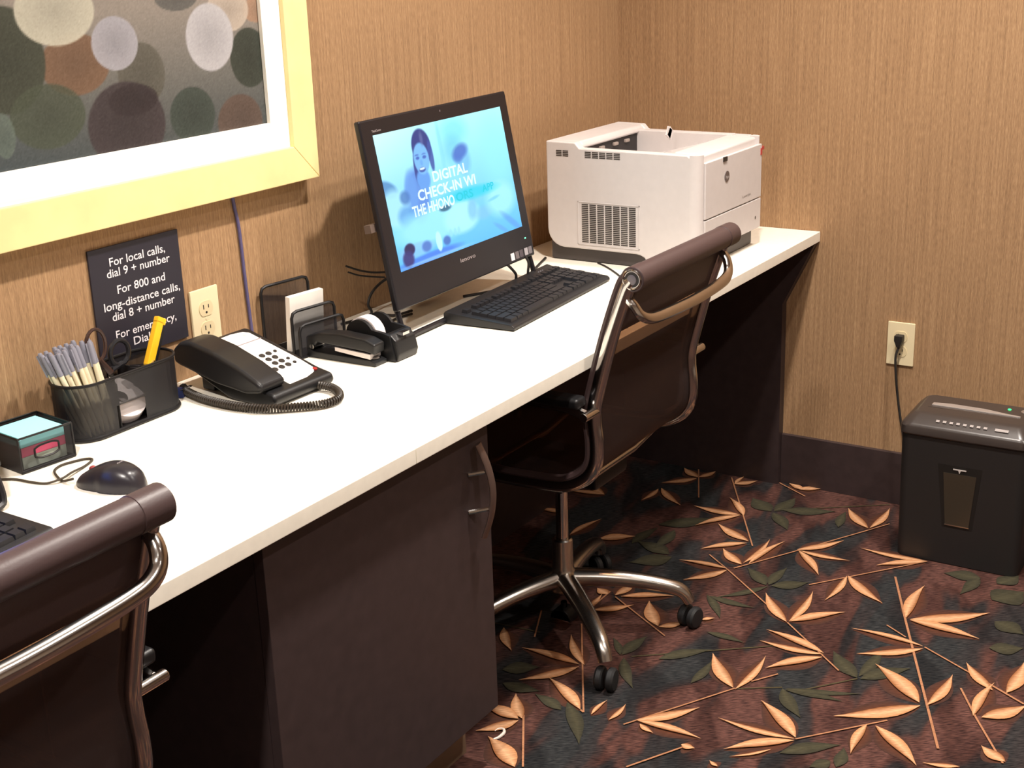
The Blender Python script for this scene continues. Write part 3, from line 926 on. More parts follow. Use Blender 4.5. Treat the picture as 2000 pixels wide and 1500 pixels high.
# ---- mouse
def mouse(label, loc, rz):
    t = thing('computer_mouse', label, 'mouse', loc, rz)
    b = BM()
    rings = []
    N, K = 18, 20
    for i in range(N + 1):
        s = i / N
        y = -.058 + .116 * s
        e = max(0.0, 1 - abs(2 * s - 1) ** 2.6) ** .5
        hw_ = .031 * e * (1 - .10 * math.sin(math.pi * s) ** 2 * (s > .5))
        hgt = .041 * (max(0.0, math.sin(math.pi * (s * .86 + .09))) ** .8) * (1.08 - .42 * s)
        hgt *= min(1, e * 1.5)
        ring = []
        for k in range(K):
            a = math.pi * k / (K - 1)
            cx_, cz_ = math.cos(a), math.sin(a)
            ring.append(b.verts.new((math.copysign(abs(cx_) ** .75, cx_) * hw_, y, .0015 + abs(cz_) ** .8 * hgt)))
        rings.append(ring)
    for p, q in zip(rings, rings[1:]):
        for k in range(K - 1):
            b.faces.new((p[k], p[k + 1], q[k + 1], q[k]))
        b.faces.new((p[K - 1], p[0], q[0], q[K - 1]))
    bmesh.ops.remove_doubles(b, verts=b.verts[:], dist=.00005)
    obj('shell', b, mat('mouse_black', (38, 35, 40), 0.3), t, smooth=60)
    b = BM(); lathe(b, [(.004, -.004), (.006, -.002), (.006, .002), (.004, .004)], 14, (0, .030, .0225), 'x')
    part_label(obj('scroll_wheel', b, mat('red_rubber', (150, 60, 58), 0.5), t), 'red scroll wheel')
    text('brand_lettering', 'lenovo', -.013, .013, 0, .0045, mat('silver_print', ()), t, 0, Matrix.Translation((0, -.024, .0432)) @ Matrix.Rotation(R(180), 4, 'Z') @ Matrix.Rotation(R(-10), 4, 'X'))
    return t
ms = mouse('black corded mouse with a red wheel near the nearest chair', (-2.109, -.281, H), .20)
b = BM()
tube(b, cr([(-2.1325, -.226, H + .009), (-2.135, -.207, H + .003), (-2.128, -.186, H + .0022), (-2.113, -.160, H + .0022), (-2.093, -.150, H + .0022), (-2.070, -.155, H + .0022), (-2.054, -.163, H + .0022), (-2.052, -.174, H + .0022), (-2.075, -.185, H + .0022), (-2.11, -.197, H + .0062), (-2.135, -.205, H + .007), (-2.152, -.190, H + .0022), (-2.16, -.165, H + .0022), (-2.165, -.13, H + .0022), (-2.185, -.10, H + .0022), (-2.22, -.06, H + .0022)], 6), .0019, 6)
tag(obj('mouse_cable', b, mat('olive_black_cord', (62, 52, 40), 0.6)), 'thin dark mouse cable looping over the counter beside the sticky note holder', 'cable')

# ---- loose leads round the computer
def lead(label, pts, r=.0022, n=6):
    b = BM(); tube(b, cr(pts, n), r, 7)
    return tag(obj('cable', b, M_cord), label, 'cable')
lead('black lead dropping from the lower right corner of the computer to the counter', [(-.815, -.185, .79), (-.810, -.20, .767), (-.812, -.20, .742), (-.806, -.195, .7165), (-.76, -.165, .7155), (-.66, -.13, .7155), (-.57, -.10, .7155)], .003)
lead('black lead curling below the stickers on the computer', [(-.895, -.188, .785), (-.880, -.20, .765), (-.862, -.20, .745), (-.868, -.192, .725), (-.90, -.165, .7158), (-.97, -.13, .7155)], .0032)
lead('thin black lead leaving the left side of the computer in the air', [(-1.17, -.085, .81), (-1.205, -.072, .815), (-1.24, -.064, .826), (-1.275, -.058, .842)], .0022)
lead('second thin black lead poking out left of the computer', [(-1.18, -.080, .80), (-1.21, -.070, .807), (-1.245, -.064, .817), (-1.272, -.060, .829)], .0018)
lead('black cables arching down behind the left side of the computer to the counter', [(-1.10, -.07, .80), (-1.15, -.055, .785), (-1.185, -.05, .768), (-1.203, -.05, .745), (-1.20, -.055, .725), (-1.225, -.04, .7165), (-1.27, -.03, .716)], .003)
lead('dark cable looping on the counter left of the computer stand', [(-1.12, -.10, .7165), (-1.167, -.092, .717), (-1.18, -.060, .717), (-1.21, -.045, .717), (-1.25, -.048, .717)], .0028)
lead('dark cable lying from the computer stand towards the tape dispenser', [(-1.14, -.115, .7162), (-1.185, -.108, .7162), (-1.225, -.115, .7162), (-1.28, -.12, .7162)], .0026)
lead('thin dark lead lying on the counter in front of the printer', [(-.56, -.24, .7146), (-.585, -.275, .7146), (-.63, -.325, .7146), (-.675, -.368, .7146), (-.73, -.42, .7146)], .0019)

# ================================================================== PRINTER
PX0, PX1, PY0, PY1, PZ = -.565, -.200, -.505, -.105, 1.0
t = thing('laser_printer', 'white laser printer with a dark base on the right end of the counter', 'printer', ((PX0 + PX1) / 2, (PY0 + PY1) / 2, H))
pcx, pcy = (PX0 + PX1) / 2, (PY0 + PY1) / 2
LX0, LX1, LY0, LY1, LZ = PX0 - pcx, PX1 - pcx, PY0 - pcy, PY1 - pcy, PZ - H
def arc(cx, cy, r, a0, a1, n=6):
    return [(cx + r * math.cos(R(a0 + (a1 - a0) * k / n)), cy + r * math.sin(R(a0 + (a1 - a0) * k / n))) for k in range(n + 1)]
ybk = LY1
side = ([(LY0 + .004, .022)] + [(-.07 - .005, .006), (-.07, .012)] + arc(-.05, .012 + .004, .018, 180, 90, 5) +
        arc(ybk - .045, .032 + .045, .045, -90, 0, 6) + [(ybk, LZ - .004), (ybk - .004, LZ), (ybk - .078, LZ - .001), (ybk - .088, LZ - .012), (LY0 + .06, LZ - .014), (LY0 + .012, LZ - .012), (LY0 + .002, LZ - .03)])
side = [(LY0 + .004, .006), (-.08, .006)] + [(-.072, .010), (-.062, .026), (-.052, .031), (-.04, .033)] + arc(ybk - .045, .033 + .045, .045, -90, 0, 6) + \
       [(ybk, LZ), (ybk - .080, LZ - .001), (ybk - .092, LZ - .014), (LY0 + .03, LZ - .016), (LY0 + .006, LZ - .02), (LY0, LZ - .05), (LY0 - .003, LZ * .5), (LY0, .05)]
b = BM()
RF = .024                                     # rounded front corners
side_r = [(LY0 + .004, .048), (-.08, .040), (-.04, .033)] + side[6:]
cl = lambda pts: [(max(y, LY0 + RF), z) for y, z in pts]
def tidy(pts):
    o = []
    for p in pts:
        if not o or (abs(p[0] - o[-1][0]) + abs(p[1] - o[-1][1])) > 1e-5: o.append(p)
    return o
def uniq(pts):                                # drop the points that fell onto the clipped edge
    k = [p for p in pts if p[0] > LY0 + RF + 1e-6]
    e = [p[1] for p in pts if p[0] <= LY0 + RF + 1e-6]
    return [(LY0 + RF, max(e)), (LY0 + RF, min(e))] + k
for pf_, xa, xb in ((side, LX0, LX0 + RF), (side_r, LX1 - RF, LX1)):
    wb = BM()
    prism(wb, uniq(cl(pf_)), 'x', xa, xb)
    es = [e for e in wb.edges if e.calc_face_angle(0) > R(35) and not all(abs(v.co.y - LY0 - RF) < 1e-5 for v in e.verts)]
    bmesh.ops.bevel(wb, geom=es, offset=.004, segments=3, profile=.5, affect='EDGES')
    obj('side_panel', wb, M_white, t, smooth=35)
for sx, xe, z0 in ((1, LX0, .006), (-1, LX1, .048)):
    pl_ = [(xe + sx * RF, LY0 + RF)] + [(xe + sx * (RF - RF * math.cos(R(q))), LY0 + RF - RF * math.sin(R(q))) for q in range(0, 91, 10)]
    cb = BM()
    prism(cb, pl_, 'z', z0, LZ - .0168)
    obj('front_corner', cb, M_white, t)
# hood across the back, front block, floor of the shell
prism(b, [(ybk, .05), (ybk, LZ), (ybk - .080, LZ - .001), (ybk - .088, LZ - .010), (ybk - .088, LZ - .018), (ybk - .06, LZ - .022), (ybk - .06, .05)], 'x', LX0 + .024, LX1 - .024)
prism(b, [(LY0 + .075, LZ - .014), (LY0 + .03, LZ - .016), (LY0 + .008, LZ - .02), (LY0 + .004, LZ - .05), (LY0 + .004, .046), (LY0 + .075, .046)], 'x', LX0 + .024, LX1 - .024)
add_box(b, LX0 + .024, LX1 - .024, LY0 + .07, LY1 - .05, .046, .06)
hs = obj('housing', b, M_white, t, smooth=35)
bv = hs.modifiers.new('edge', 'BEVEL'); bv.width = .004; bv.segments = 3; bv.limit_method = 'ANGLE'; bv.angle_limit = R(35)
b = BM()
prism(b, [(ybk - .085, LZ - .075), (ybk - .13, LZ - .07), (LY0 + .09, LZ - .024), (LY0 + .07, LZ - .018), (LY0 + .07, LZ - .10), (ybk - .085, LZ - .10)], 'x', LX0 + .023, LX1 - .023)
obj('output_bin', b, M_white, t)
b = BM(); add_box(b, LX0 + .025, LX1 - .05, ybk - .082, ybk - .070, LZ - .07, LZ - .020)
obj('paper_exit', b, mat('exit_black', (34, 28, 28), 0.6), t)
b = BM()
for x in (-.12, -.07, 0, .06): add_box(b, x, x + .022, ybk - .088, ybk - .080, LZ - .034, LZ - .026, bev=.002)
obj('exit_rollers', b, mat('roller_grey', (150, 136, 128), 0.5), t)
b = BM(); add_box(b, LX1 - .052, LX1 - .023, LY0 + .06, ybk - .078, LZ - .10, LZ - .0115, bev=.003)
obj('control_panel', b, M_white, t)
b = BM()
add_box(b, -.012, .012, -.0015, .0015, 0, .024, xf=Matrix.Translation((.055, ybk - .205, LZ - .014)) @ Matrix.Rotation(R(30), 4, 'Y'))
add_box(b, -.012, .012, -.0015, .0015, 0, .024, xf=Matrix.Translation((.078, ybk - .205, LZ - .014)) @ Matrix.Rotation(R(-50), 4, 'Y'))
obj('paper_stop', b, M_white, t)
box('base', (LX0 + .010, LX1 - .008, LY0 + .02, LY1 - .004, .001, .05), mat('printer_base', (66, 59, 57), 0.5), t, bev=.004)
fd = box('front_door', (LX0 + .027, LX1 - .012, LY0 - .004, LY0 + .006, .122, LZ - .036), M_white, t, bev=.002)
box('door_latch', (-.062, -.042, LY0 - .0065, LY0 - .003, LZ - .046, LZ - .036), M_slot, fd)
tr = box('paper_tray', (LX0 + .027, LX1 - .012, LY0 - .004, LY0 + .006, .046, .1195), M_white, t, bev=.002)
b = BM(); lathe(b, [(.0125, 0), (.0125, .0016), (.011, .002)], 22, (-.040, LY0 - .0056, .205), 'y')
part_label(obj('badge', b, mat('badge_grey', (112, 104, 104), 0.35, metal=.5), fd), 'round grey maker badge')
text('badge_lettering', 'hp', -.0085, .0075, -.0045, .0075, M_white, fd, 0, wallM(-.040, LY0 - .0059, .205))
text('brand_lettering', 'LaserJet', .055, .105, .137, .006, M_grey, fd, 0, wallM(0, LY0 - .0042, 0))
b = BM(); lathe(b, [(.004, 0), (.004, .0012)], 14, (LX1 - .045, LY0 - .0045, .075), 'y'); obj('emblem', b, M_grey, tr)
b = BM(); add_box(b, LX1 - .03, LX1 + .006, LY0 - .002, LY0 + .012, LZ - .052, LZ - .044); add_box(b, LX1 - .022, LX1 - .014, LY0 - .0055, LY0 + .002, LZ - .062, LZ - .046)
part_label(obj('release_tab', b, mat('red_tab', (176, 62, 58), 0.5), t), 'red plastic tab')
def slots(y0, y1, z0, z1, nc, nr, gap=.3, hgt=.55):
    b = BM()
    dy, dz = (y1 - y0) / nc, (z1 - z0) / nr
    for i in range(nc):
        for j in range(nr):
            ya = y0 + i * dy + dy * .08; zb = z0 + j * dz + dz * (1 - hgt) / 2
            add_box(b, LX0 - .0006, LX0 + .002, ya, ya + dy * .84, zb, zb + dz * hgt)
    o = obj('vent_slots', b, M_slot, t, smooth=0)
    o['kind'] = 'stuff'
    return o
slots(-.168 - pcy, -.1321 - pcy, .9645 - H, .980 - H, 2, 4)
slots(-.306 - pcy, -.210 - pcy, .9640 - H, .980 - H, 5, 4)
slots(-.3465 - pcy, -.1995 - pcy, .762 - H, .856 - H, 7, 21)
b = BM()
fy0, fy1, fz0, fz1 = -.355 - pcy, -.190 - pcy, .757 - H, .861 - H
for q in ((fy0, fy1, fz0, fz0 + .002), (fy0, fy1, fz1 - .002, fz1), (fy0, fy0 + .002, fz0, fz1), (fy1 - .002, fy1, fz0, fz1)):
    add_box(b, LX0 - .0012, LX0 + .001, *q)
obj('vent_frame', b, M_white, t)

# ================================================================== TELEPHONE
t = thing('telephone', 'black desk telephone with a white keypad plate and handset on its left', 'telephone', (-1.737, -.262, H), -.03)
PWD = .152
b = BM()
prism(b, [(.004, .0), (-.008, .012), (-.003, .025), (.03, .031), (.12, .058), (.19, .0785), (.204, .080), (.211, .074), (.208, .046), (.11, .004), (.09, 0)], 'x', 0, PWD, bev=.006, seg=3)
obj('body', b, M_black, t)
sl = math.atan2(.0475, .16)
def face(x, s, h=0.0): return Matrix.Translation((x, .03, .031)) @ Matrix.Rotation(sl, 4, 'X') @ Matrix.Translation((0, s, h))
b = BM()
pl = [(.056, -.020), (.100, -.019), (.126, -.012), (.137, -.002), (.139, .03), (.1345, .155), (.126, .164), (.100, .168), (.056, .166)]
prism(b, pl, 'z', .0005, .0028, bev=.0012)
pt = obj('face_plate', b, M_paper, t); pt.matrix_local = face(0, 0)
rows = [(.078, (1, 1, .6)), (.062, (1, 1, 0)), (.046, (1, 1, .6)), (.030, (1, 1, .6))]
for s, cols in rows:
    for i, k in enumerate(cols):
        if not k: continue
        b = BM(); lathe(b, [(.0058 * k, .002), (.0058 * k, .0042), (.0048 * k, .005)], 14, (.088 + .0165 * i, s, 0)); obj('key', b, M_slot, pt)
b = BM(); lathe(b, [(.006, .002), (.006, .0042), (.005, .005)], 14, (.071, .030, 0)); obj('key', b, M_slot, pt)
b = BM(); lathe(b, [(.0045, .001), (.0045, .0034)], 14, (.135, -.006, 0)); part_label(obj('message_light', b, mat('red_lamp', (150, 40, 40), 0.35), pt), 'small red message light')
b = BM(); add_box(b, .066, .137, .127, .1295, .0024, .0033); obj('label_line', b, mat('grey_print', (150, 138, 140), 0.6), pt)
b = BM(); lathe(b, [(.003, .002), (.003, .0032)], 12, (.118, .152, 0)); obj('emblem', b, mat('pale_print', (206, 190, 184), 0.6), pt)
b = BM()
prism(b, [(.014, .028), (.008, .040), (.020, .049), (.06, .067), (.12, .087), (.175, .098), (.200, .096), (.222, .078), (.220, .054), (.205, .050), (.12, .030), (.05, .022)], 'x', -.014, .048, bev=.008, seg=3)
obj('handset', b, mat('handset_black', (23, 22, 24), 0.4), t)
b = BM(); add_box(b, .02, .13, .16, .19, .001, .045, bev=.003); obj('stand', b, M_black, t)
# coiled cord
path = cr([(-1.745, -.060, H + .012), (-1.757, -.085, H + .010), (-1.770, -.14, H + .009), (-1.772, -.21, H + .009), (-1.759, -.265, H + .009), (-1.732, -.302, H + .009), (-1.70, -.335, H + .009), (-1.668, -.344, H + .009), (-1.640, -.328, H + .009), (-1.622, -.298, H + .010), (-1.626, -.268, H + .012), (-1.645, -.252, H + .013)], 40)
cum = [0.0]
for p, q in zip(path, path[1:]): cum.append(cum[-1] + (q - p).length)
helix = []
tot = cum[-1]; pitch = .0052; K = 9
n = int(tot / pitch * K); j = 0
for i in range(n + 1):
    s = tot * i / n
    while j < len(cum) - 2 and cum[j + 1] < s: j += 1
    f_ = (s - cum[j]) / max(1e-9, cum[j + 1] - cum[j])
    p = path[j].lerp(path[j + 1], f_); tg = (path[j + 1] - path[j]).normalized()
    s1 = tg.cross(Vector((0, 0, 1))).normalized(); s2 = s1.cross(tg)
    a = 2 * math.pi * s / pitch
    helix.append(p + (s1 * math.cos(a) + s2 * math.sin(a)) * .0058)
b = BM(); tube(b, helix, .0021, 5)
bpy.context.view_layer.update()
cc = part_label(obj('coiled_cord', b, mat('coil_brown_black', (44, 36, 28), 0.45), t), 'dark coiled handset cord')
cc.matrix_parent_inverse = t.matrix_world.inverted()
lead('black line cord behind the telephone, left side', [(-1.752, -.03, H + .05), (-1.765, -.028, H + .04), (-1.785, -.022, H + .03), (-1.80, -.016, H + .012), (-1.80, -.012, H + .003)], .0022)

# ================================================================== DESK ORGANISER AND WHAT STANDS IN IT
OCX, OCY = -1.900, -.069
t = thing('desk_organizer', 'oval black wire mesh desk organizer holding pens and scissors', 'organizer', (OCX, OCY, H))
HX, HY, RD, HT = .116, .046, .044, .094
out = stadium(0, 0, HX, HY, RD, 8)
b = BM()
prism(b, out, 'z', 0, .004)
obj('base_plate', b, M_blackw, t)
# mesh wall, with the open front of the middle compartment
b = BM()
lev = [.004, .012, .024, .036, .046, .060, .080, HT]
ring = [[b.verts.new((x, y, z)) for x, y in out] for z in lev]
nn_ = len(out)
for a in range(len(lev) - 1):
    for k in range(nn_):
        x = (out[k][0] + out[(k + 1) % nn_][0]) / 2; y = out[k][1]
        k2 = (k + 1) % nn_
        if k == 26: continue
        b.faces.new((ring[a][k], ring[a][k2], ring[a + 1][k2], ring[a + 1][k]))
# front straight run, split so the quarter round opening can be left out
xs = np.linspace(out[26][0], out[27][0], 25)
def zlow(x):
    if -.050 < x < .022:
        return .008 + .040 * math.sqrt(max(0, 1 - ((x + .050) / .078 - 0.02) ** 2)) if x > -.046 else .008
    return None
for i in range(len(xs) - 1):
    xa, xb = xs[i], xs[i + 1]
    y = out[26][1]
    mid_ = (xa + xb) / 2
    if -.040 < mid_ < .016:
        h_ = .046
        spans = [(.004, .008), (h_, HT)]
    else:
        spans = [(.004, HT)]
    for z0, z1 in spans:
        q = [b.verts.new(c) for c in ((xa, y, z0), (xb, y, z0), (xb, y, z1), (xa, y, z1))]
        b.faces.new(q)
obj('mesh_wall', b, M_mesh, t, smooth=0)
for z, r_ in ((HT, .0026), (.004, .0034)):
    b = BM(); tube(b, [(x, y, z) for x, y in out], r_, 7, closed=True); obj('rim_wire', b, M_blackw, t)
for x in (-.035, .045):
    box('divider', (x - .0008, x + .0008, -HY + .002, HY - .002, .004, HT - .012), M_mesh, t)

M_barrel = mat('clear_pen_barrel', (232, 220, 188), 0.3)
M_clip = mat('grey_pen_clip', (134, 134, 146), 0.3)
pr_ = random.Random(12)
def rod_matrix(p0, p1, spin=0.0):
    d = (Vector(p1) - Vector(p0)).normalized()
    q = Vector((0, 0, 1)).rotation_difference(d)
    m = q.to_matrix().to_4x4() @ Matrix.Rotation(spin, 4, 'Z'); m.translation = Vector(p0)
    return m
def make_pen():
    e = thing('ballpoint_pen', 'x', 'pen', group='clear ballpoint pens in the organizer')
    b = BM(); lathe(b, [(.0012, 0), (.0028, .008), (.0042, .016), (.0042, .112)], 10); obj('barrel', b, M_barrel, e)
    b = BM(); lathe(b, [(.0046, .112), (.0046, .144), (.003, .149)], 10); add_box(b, .0042, .0066, -.002, .002, .108, .146); obj('cap', b, M_clip, e)
    return e
pen0 = make_pen()
spots = []
for i in range(20):
    gx, gy = i % 7, i // 7
    x0 = OCX - .088 + gx * .0090; y0 = OCY - .030 + gy * .0125
    x1 = OCX - .119 + gx * .0136 + pr_.uniform(-.004, .004); y1 = OCY - .004 + gy * .014 + pr_.uniform(-.004, .004)
    spots.append(((x0, y0, H + .005), (x1, y1, H + .14 + pr_.uniform(-.010, .008))))
for i, (p0, p1) in enumerate(spots):
    e = pen0 if i == 0 else copy_tree(pen0)
    e['label'] = 'clear ballpoint pen with grey cap leaning in the bunch in the mesh organizer'
    e.matrix_world = rod_matrix(p0, p1, pr_.uniform(0, 6.28))

# box cutter
t = thing('box_cutter', 'yellow box cutter standing in the mesh organizer in front of the sign', 'knife')
t.matrix_world = rod_matrix((-1.853, -.070, H + .020), (-1.776, -.056, .8595), 0)
L = (Vector((-1.776, -.056, .8595)) - Vector((-1.853, -.070, H + .020))).length
b = BM(); add_box(b, -.0085, .0065, -.006, .006, 0, L - .006, bev=.002); add_box(b, -.0085, .011, -.006, .006, L - .012, L, bev=.002)
obj('handle', b, mat('yellow_plastic', (246, 190, 36), 0.4), t)
b = BM(); add_box(b, .006, .013, -.005, .005, L * .3, L - .014, bev=.0015); obj('slider_rail', b, M_black, t)

# scissors
t = thing('scissors', 'black handled scissors standing in the mesh organizer, loops upward', 'scissors', (-1.894, -.058, H + .006))
for s, (cx_, cz_) in ((-1, (-.030, .130)), (1, (.022, .104))):
    b = BM()
    loop = [(cx_ + .020 * math.cos(a), .003 * s, cz_ + (.028 if s < 0 else .021) * math.sin(a)) for a in np.linspace(0, 2 * math.pi, 22, endpoint=False)]
    tube(b, loop, .0030 if s < 0 else .0042, 8, closed=True)
    tube(b, [(cx_ + .004, .003 * s, cz_ - (.024 if s < 0 else .019)), (-.006, .003 * s, .078)], [.0045, .0055], 8)
    obj('handle', b, mat('scissor_brown' if s < 0 else 'scissor_black', (60, 40, 34) if s < 0 else (30, 30, 34), 0.35), t)
    b = BM(); prism(b, [(-.012, .085), (.000, .085), (-.002 * s, .004), (-.006, .002)], 'y', .0005 * s, .0022 * s); obj('blade', b, M_chrome, t)
b = BM(); lathe(b, [(.004, -.004), (.004, .004)], 12, (-.006, 0, .072), 'y'); obj('pivot', b, M_chrome, t)

# staple remover
t = thing('staple_remover', 'black staple remover with chrome jaws resting in the mesh organizer', 'tool', (-1.842, -.072, H + .075), .3)
for s in (-1, 1):
    b = BM(); add_box(b, -.026, .020, -.010, .010, .003 + (0 if s > 0 else -.016), .008 + (0 if s > 0 else -.016), bev=.002, xf=Matrix.Rotation(R(14 * s), 4, 'Y')); obj('grip', b, M_blackg, t)
    b = BM(); prism(b, [(.012, .002 * s), (.026, .004 * s), (.028, -.008 * s), (.018, -.002 * s)], 'y', -.008, .008); obj('jaw', b, M_chrome, t)

# white tape roll in the middle compartment
t = thing('tape_roll', 'white tape roll lying in the middle of the mesh organizer', 'tape', (-1.902, -.078, H + .006))
b = BM(); lathe(b, [(.012, -.009), (.043, -.009), (.043, .009), (.012, .009)], 32, (0, 0, 0), 'y', cap=False)
fs = b.faces[:]
r0 = [v for v in b.verts]
b2 = obj('roll', b, mat('white_tape', (236, 226, 226), 0.5), t)
b2.matrix_local = Matrix.Translation((.004, .008, .030)) @ Matrix.Rotation(R(-52), 4, 'X')
b = BM(); lathe(b, [(.0122, -.0092), (.0122, .0092)], 28, (0, 0, 0), 'y', cap=False); c_ = obj('core', b, mat('brown_card', (120, 92, 74), 0.7), t); c_.matrix_local = b2.matrix_local.copy()

# blue clip on the counter
t = thing('binder_clip', 'small blue binder clip on the counter between organizer and telephone', 'clip', (-1.757, -.064, H), .5)
b = BM(); prism(b, [(-.013, .0005), (.013, .0005), (.003, .016), (-.003, .016)], 'y', -.009, .009); obj('body', b, mat('blue_steel', (58, 72, 136), 0.35), t)
b = BM(); tube(b, cr([(-.006, -.002, .012), (-.005, -.020, .018), (.005, -.020, .018), (.006, -.002, .012)], 5), .0011, 6); obj('wire_handle', b, M_chrome, t)

# ================================================================== STICKY NOTE HOLDER
NR = -.11
t = thing('note_holder', 'small black wire mesh box holding sticky notes at the left edge of the counter', 'holder', (-2.092, -.083, H), NR)
S_ = .0465
b = BM(); add_box(b, -S_, S_, -S_, S_, .0005, .003); obj('base_plate', b, M_blackw, t)
HN = .056
b = BM()
for (x0, y0, x1, y1) in ((S_, -S_, S_, S_), (S_, S_, -S_, S_), (-S_, S_, -S_, -S_)):
    b.faces.new([b.verts.new(c) for c in ((x0, y0, .003), (x1, y1, .003), (x1, y1, HN), (x0, y0, HN))])
obj('mesh_wall', b, mat('dense_wire_mesh', (24, 23, 29), 0.5, alpha=.94), t, smooth=0)
# front wall with its oval finger hole
b = BM()
K = 28
ov = []
for k in range(K):
    a = 2 * math.pi * k / K
    ex_, ez_ = .021 * math.cos(a), .0105 * math.sin(a)
    ex_ = math.copysign(min(abs(ex_) + .004, .021), ex_)
    ov.append((ex_, .027 + ez_))
def square(k):
    a = 2 * math.pi * k / K
    c, s = math.cos(a), math.sin(a)
    m_ = max(abs(c) / S_, abs(s) / (.0265))
    return (c / m_, .0295 + s / m_)
inn = [b.verts.new((x, -S_, z)) for x, z in ov]
ou = [b.verts.new((square(k)[0], -S_, square(k)[1])) for k in range(K)]
for k in range(K):
    b.faces.new((inn[k], inn[(k + 1) % K], ou[(k + 1) % K], ou[k]))
obj('front_wall', b, mat('open_wire_mesh', (24, 23, 27), 0.5, alpha=0.55), t, smooth=0)
b = BM(); tube(b, [(x, -S_, z) for x, z in ov], .0017, 7, closed=True); obj('finger_hole_rim', b, M_blackw, t)
b = BM(); tube(b, [(-S_, -S_, HN), (S_, -S_, HN), (S_, S_, HN), (-S_, S_, HN)], .0018, 7, closed=True)
for sx in (-1, 1):
    for sy in (-1, 1): tube(b, [(sx * S_, sy * S_, .002), (sx * S_, sy * S_, HN)], .0018, 7)
tube(b, [(-S_, -S_, .003), (S_, -S_, .003)], .0025, 7)
obj('wire_frame', b, M_blackw, t)
c_, s_ = math.cos(NR), math.sin(NR)
for nm, z0, z1, col in (('pale green sticky note pad at the bottom of the small mesh box', .0035, .022, (190, 200, 186)), ('pink sticky note pad in the middle of the small mesh box', .0225, .037, (226, 96, 130)), ('light cyan sticky note pad on top in the small mesh box', .0375, .0535, (160, 236, 240))):
    p = box('sticky_note_pad', (-.038, .038, -.038, .038, z0, z1), mat('note_%d' % int(z0 * 1e4), col, 0.7), None, loc=(-2.092, -.083, H), rot=(0, 0, NR))
    tag(p, nm, 'notes', 'sticky note pads')

# ================================================================== LETTER SORTER, STAPLER, TAPE DISPENSER
t = thing('letter_sorter', 'black wire mesh letter sorter with stepped dividers against the wall', 'sorter', (-1.425, -.067, H), -.13)
def divider(y, hgt, hw_=.060, r_=.0031):
    pts = [(-hw_, y, .004), (-hw_, y, hgt - .012), (-hw_ + .004, y, hgt - .003), (-hw_ + .013, y, hgt), (hw_ - .013, y, hgt), (hw_ - .004, y, hgt - .003), (hw_, y, hgt - .012), (hw_, y, .004)]
    b = BM(); tube(b, pts, r_, 7); d = obj('divider', b, M_blackw, t)
    b = BM(); b.faces.new([b.verts.new(p) for p in pts]); obj('mesh_panel', b, mat('sorter_mesh', (34, 32, 36), 0.5, alpha=.66), d, smooth=0)
divider(.048, .126); divider(-.030, .087, .055); divider(-.052, .064, .057)
b = BM(); add_box(b, -.064, .064, -.056, .052, .0005, .004, bev=.001); obj('base_plate', b, M_blackw, t)
p = box('paper_stack', (-.043, .043, -.006, .006, 0, .108), M_paper, None, loc=(-1.427, -.070, H + .0045), rot=(R(4), 0, -.13))
tag(p, 'stack of white note paper standing in the letter sorter', 'paper')

t = thing('stapler', 'black stapler with a chrome strip beside the letter sorter', 'stapler', (-1.452, -.190, H), .02)
b = BM(); prism(b, [(-.082, 0), (-.084, .008), (-.07, .012), (.06, .013), (.078, .018), (.080, 0)], 'x', -.018, .018, bev=.002); obj('base', b, M_black, t)
b = BM(); prism(b, [(-.080, .022), (-.082, .042), (-.06, .050), (.0, .054), (.05, .050), (.082, .040), (.084, .012), (.07, .012), (.055, .030), (-.055, .026)], 'x', -.016, .016, bev=.004, seg=3); obj('arm', b, M_black, t)
b = BM(); prism(b, [(-.070, .013), (-.070, .0225), (.012, .027), (.012, .020)], 'x', -.0162, .0162); obj('magazine', b, mat('bright_steel', (216, 208, 206), 0.3, metal=.7), t)
b = BM(); lathe(b, [(.005, -.0185), (.005, .0185)], 12, (0, .066, .022), 'x'); obj('hinge_pin', b, M_chrome, t)
b = BM(); lathe(b, [(.009, .012), (.009, .0145), (.006, .016)], 14, (0, -.068, 0)); obj('anvil', b, M_grey, t)

t = thing('tape_dispenser', 'black faceted tape dispenser with a white tape roll right of the stapler', 'dispenser', (-1.396, -.215, H), .0)
b = BM()
prism(b, [(-.075, .0), (-.080, .014), (-.074, .040), (-.060, .052), (-.044, .050), (-.040, .016), (.045, .014), (.062, .022), (.066, 0)], 'x', -.028, .034, bev=.003); obj('body', b, M_black, t)
for x0, x1 in ((-.032, -.024), (.030, .036)):
    b = BM()
    prism(b, [(-.074, .002), (-.062, .050), (-.046, .054)] + [(.008 + .0335 * math.cos(R(q)), .040 + .0335 * math.sin(R(q))) for q in range(150, 0, -15)] + [(.050, .030), (.062, .004)], 'x', x0, x1)
    obj('cheek', b, M_black, t)
b = BM(); add_box(b, -.010, .010, -.078, -.066, .048, .0535); obj('cutter', b, M_chrome, t)
b = BM(); lathe(b, [(.013, -.0125), (.036, -.0125), (.036, .0125), (.013, .0125)], 32, (-.010, .008, .040), 'x', cap=False)
obj('tape_ring', b, mat('white_tape', ()), t)
b = BM(); lathe(b, [(.0135, -.0127), (.0135, .0127)], 20, (-.010, .008, .040), 'x'); obj('hub', b, M_black, t)

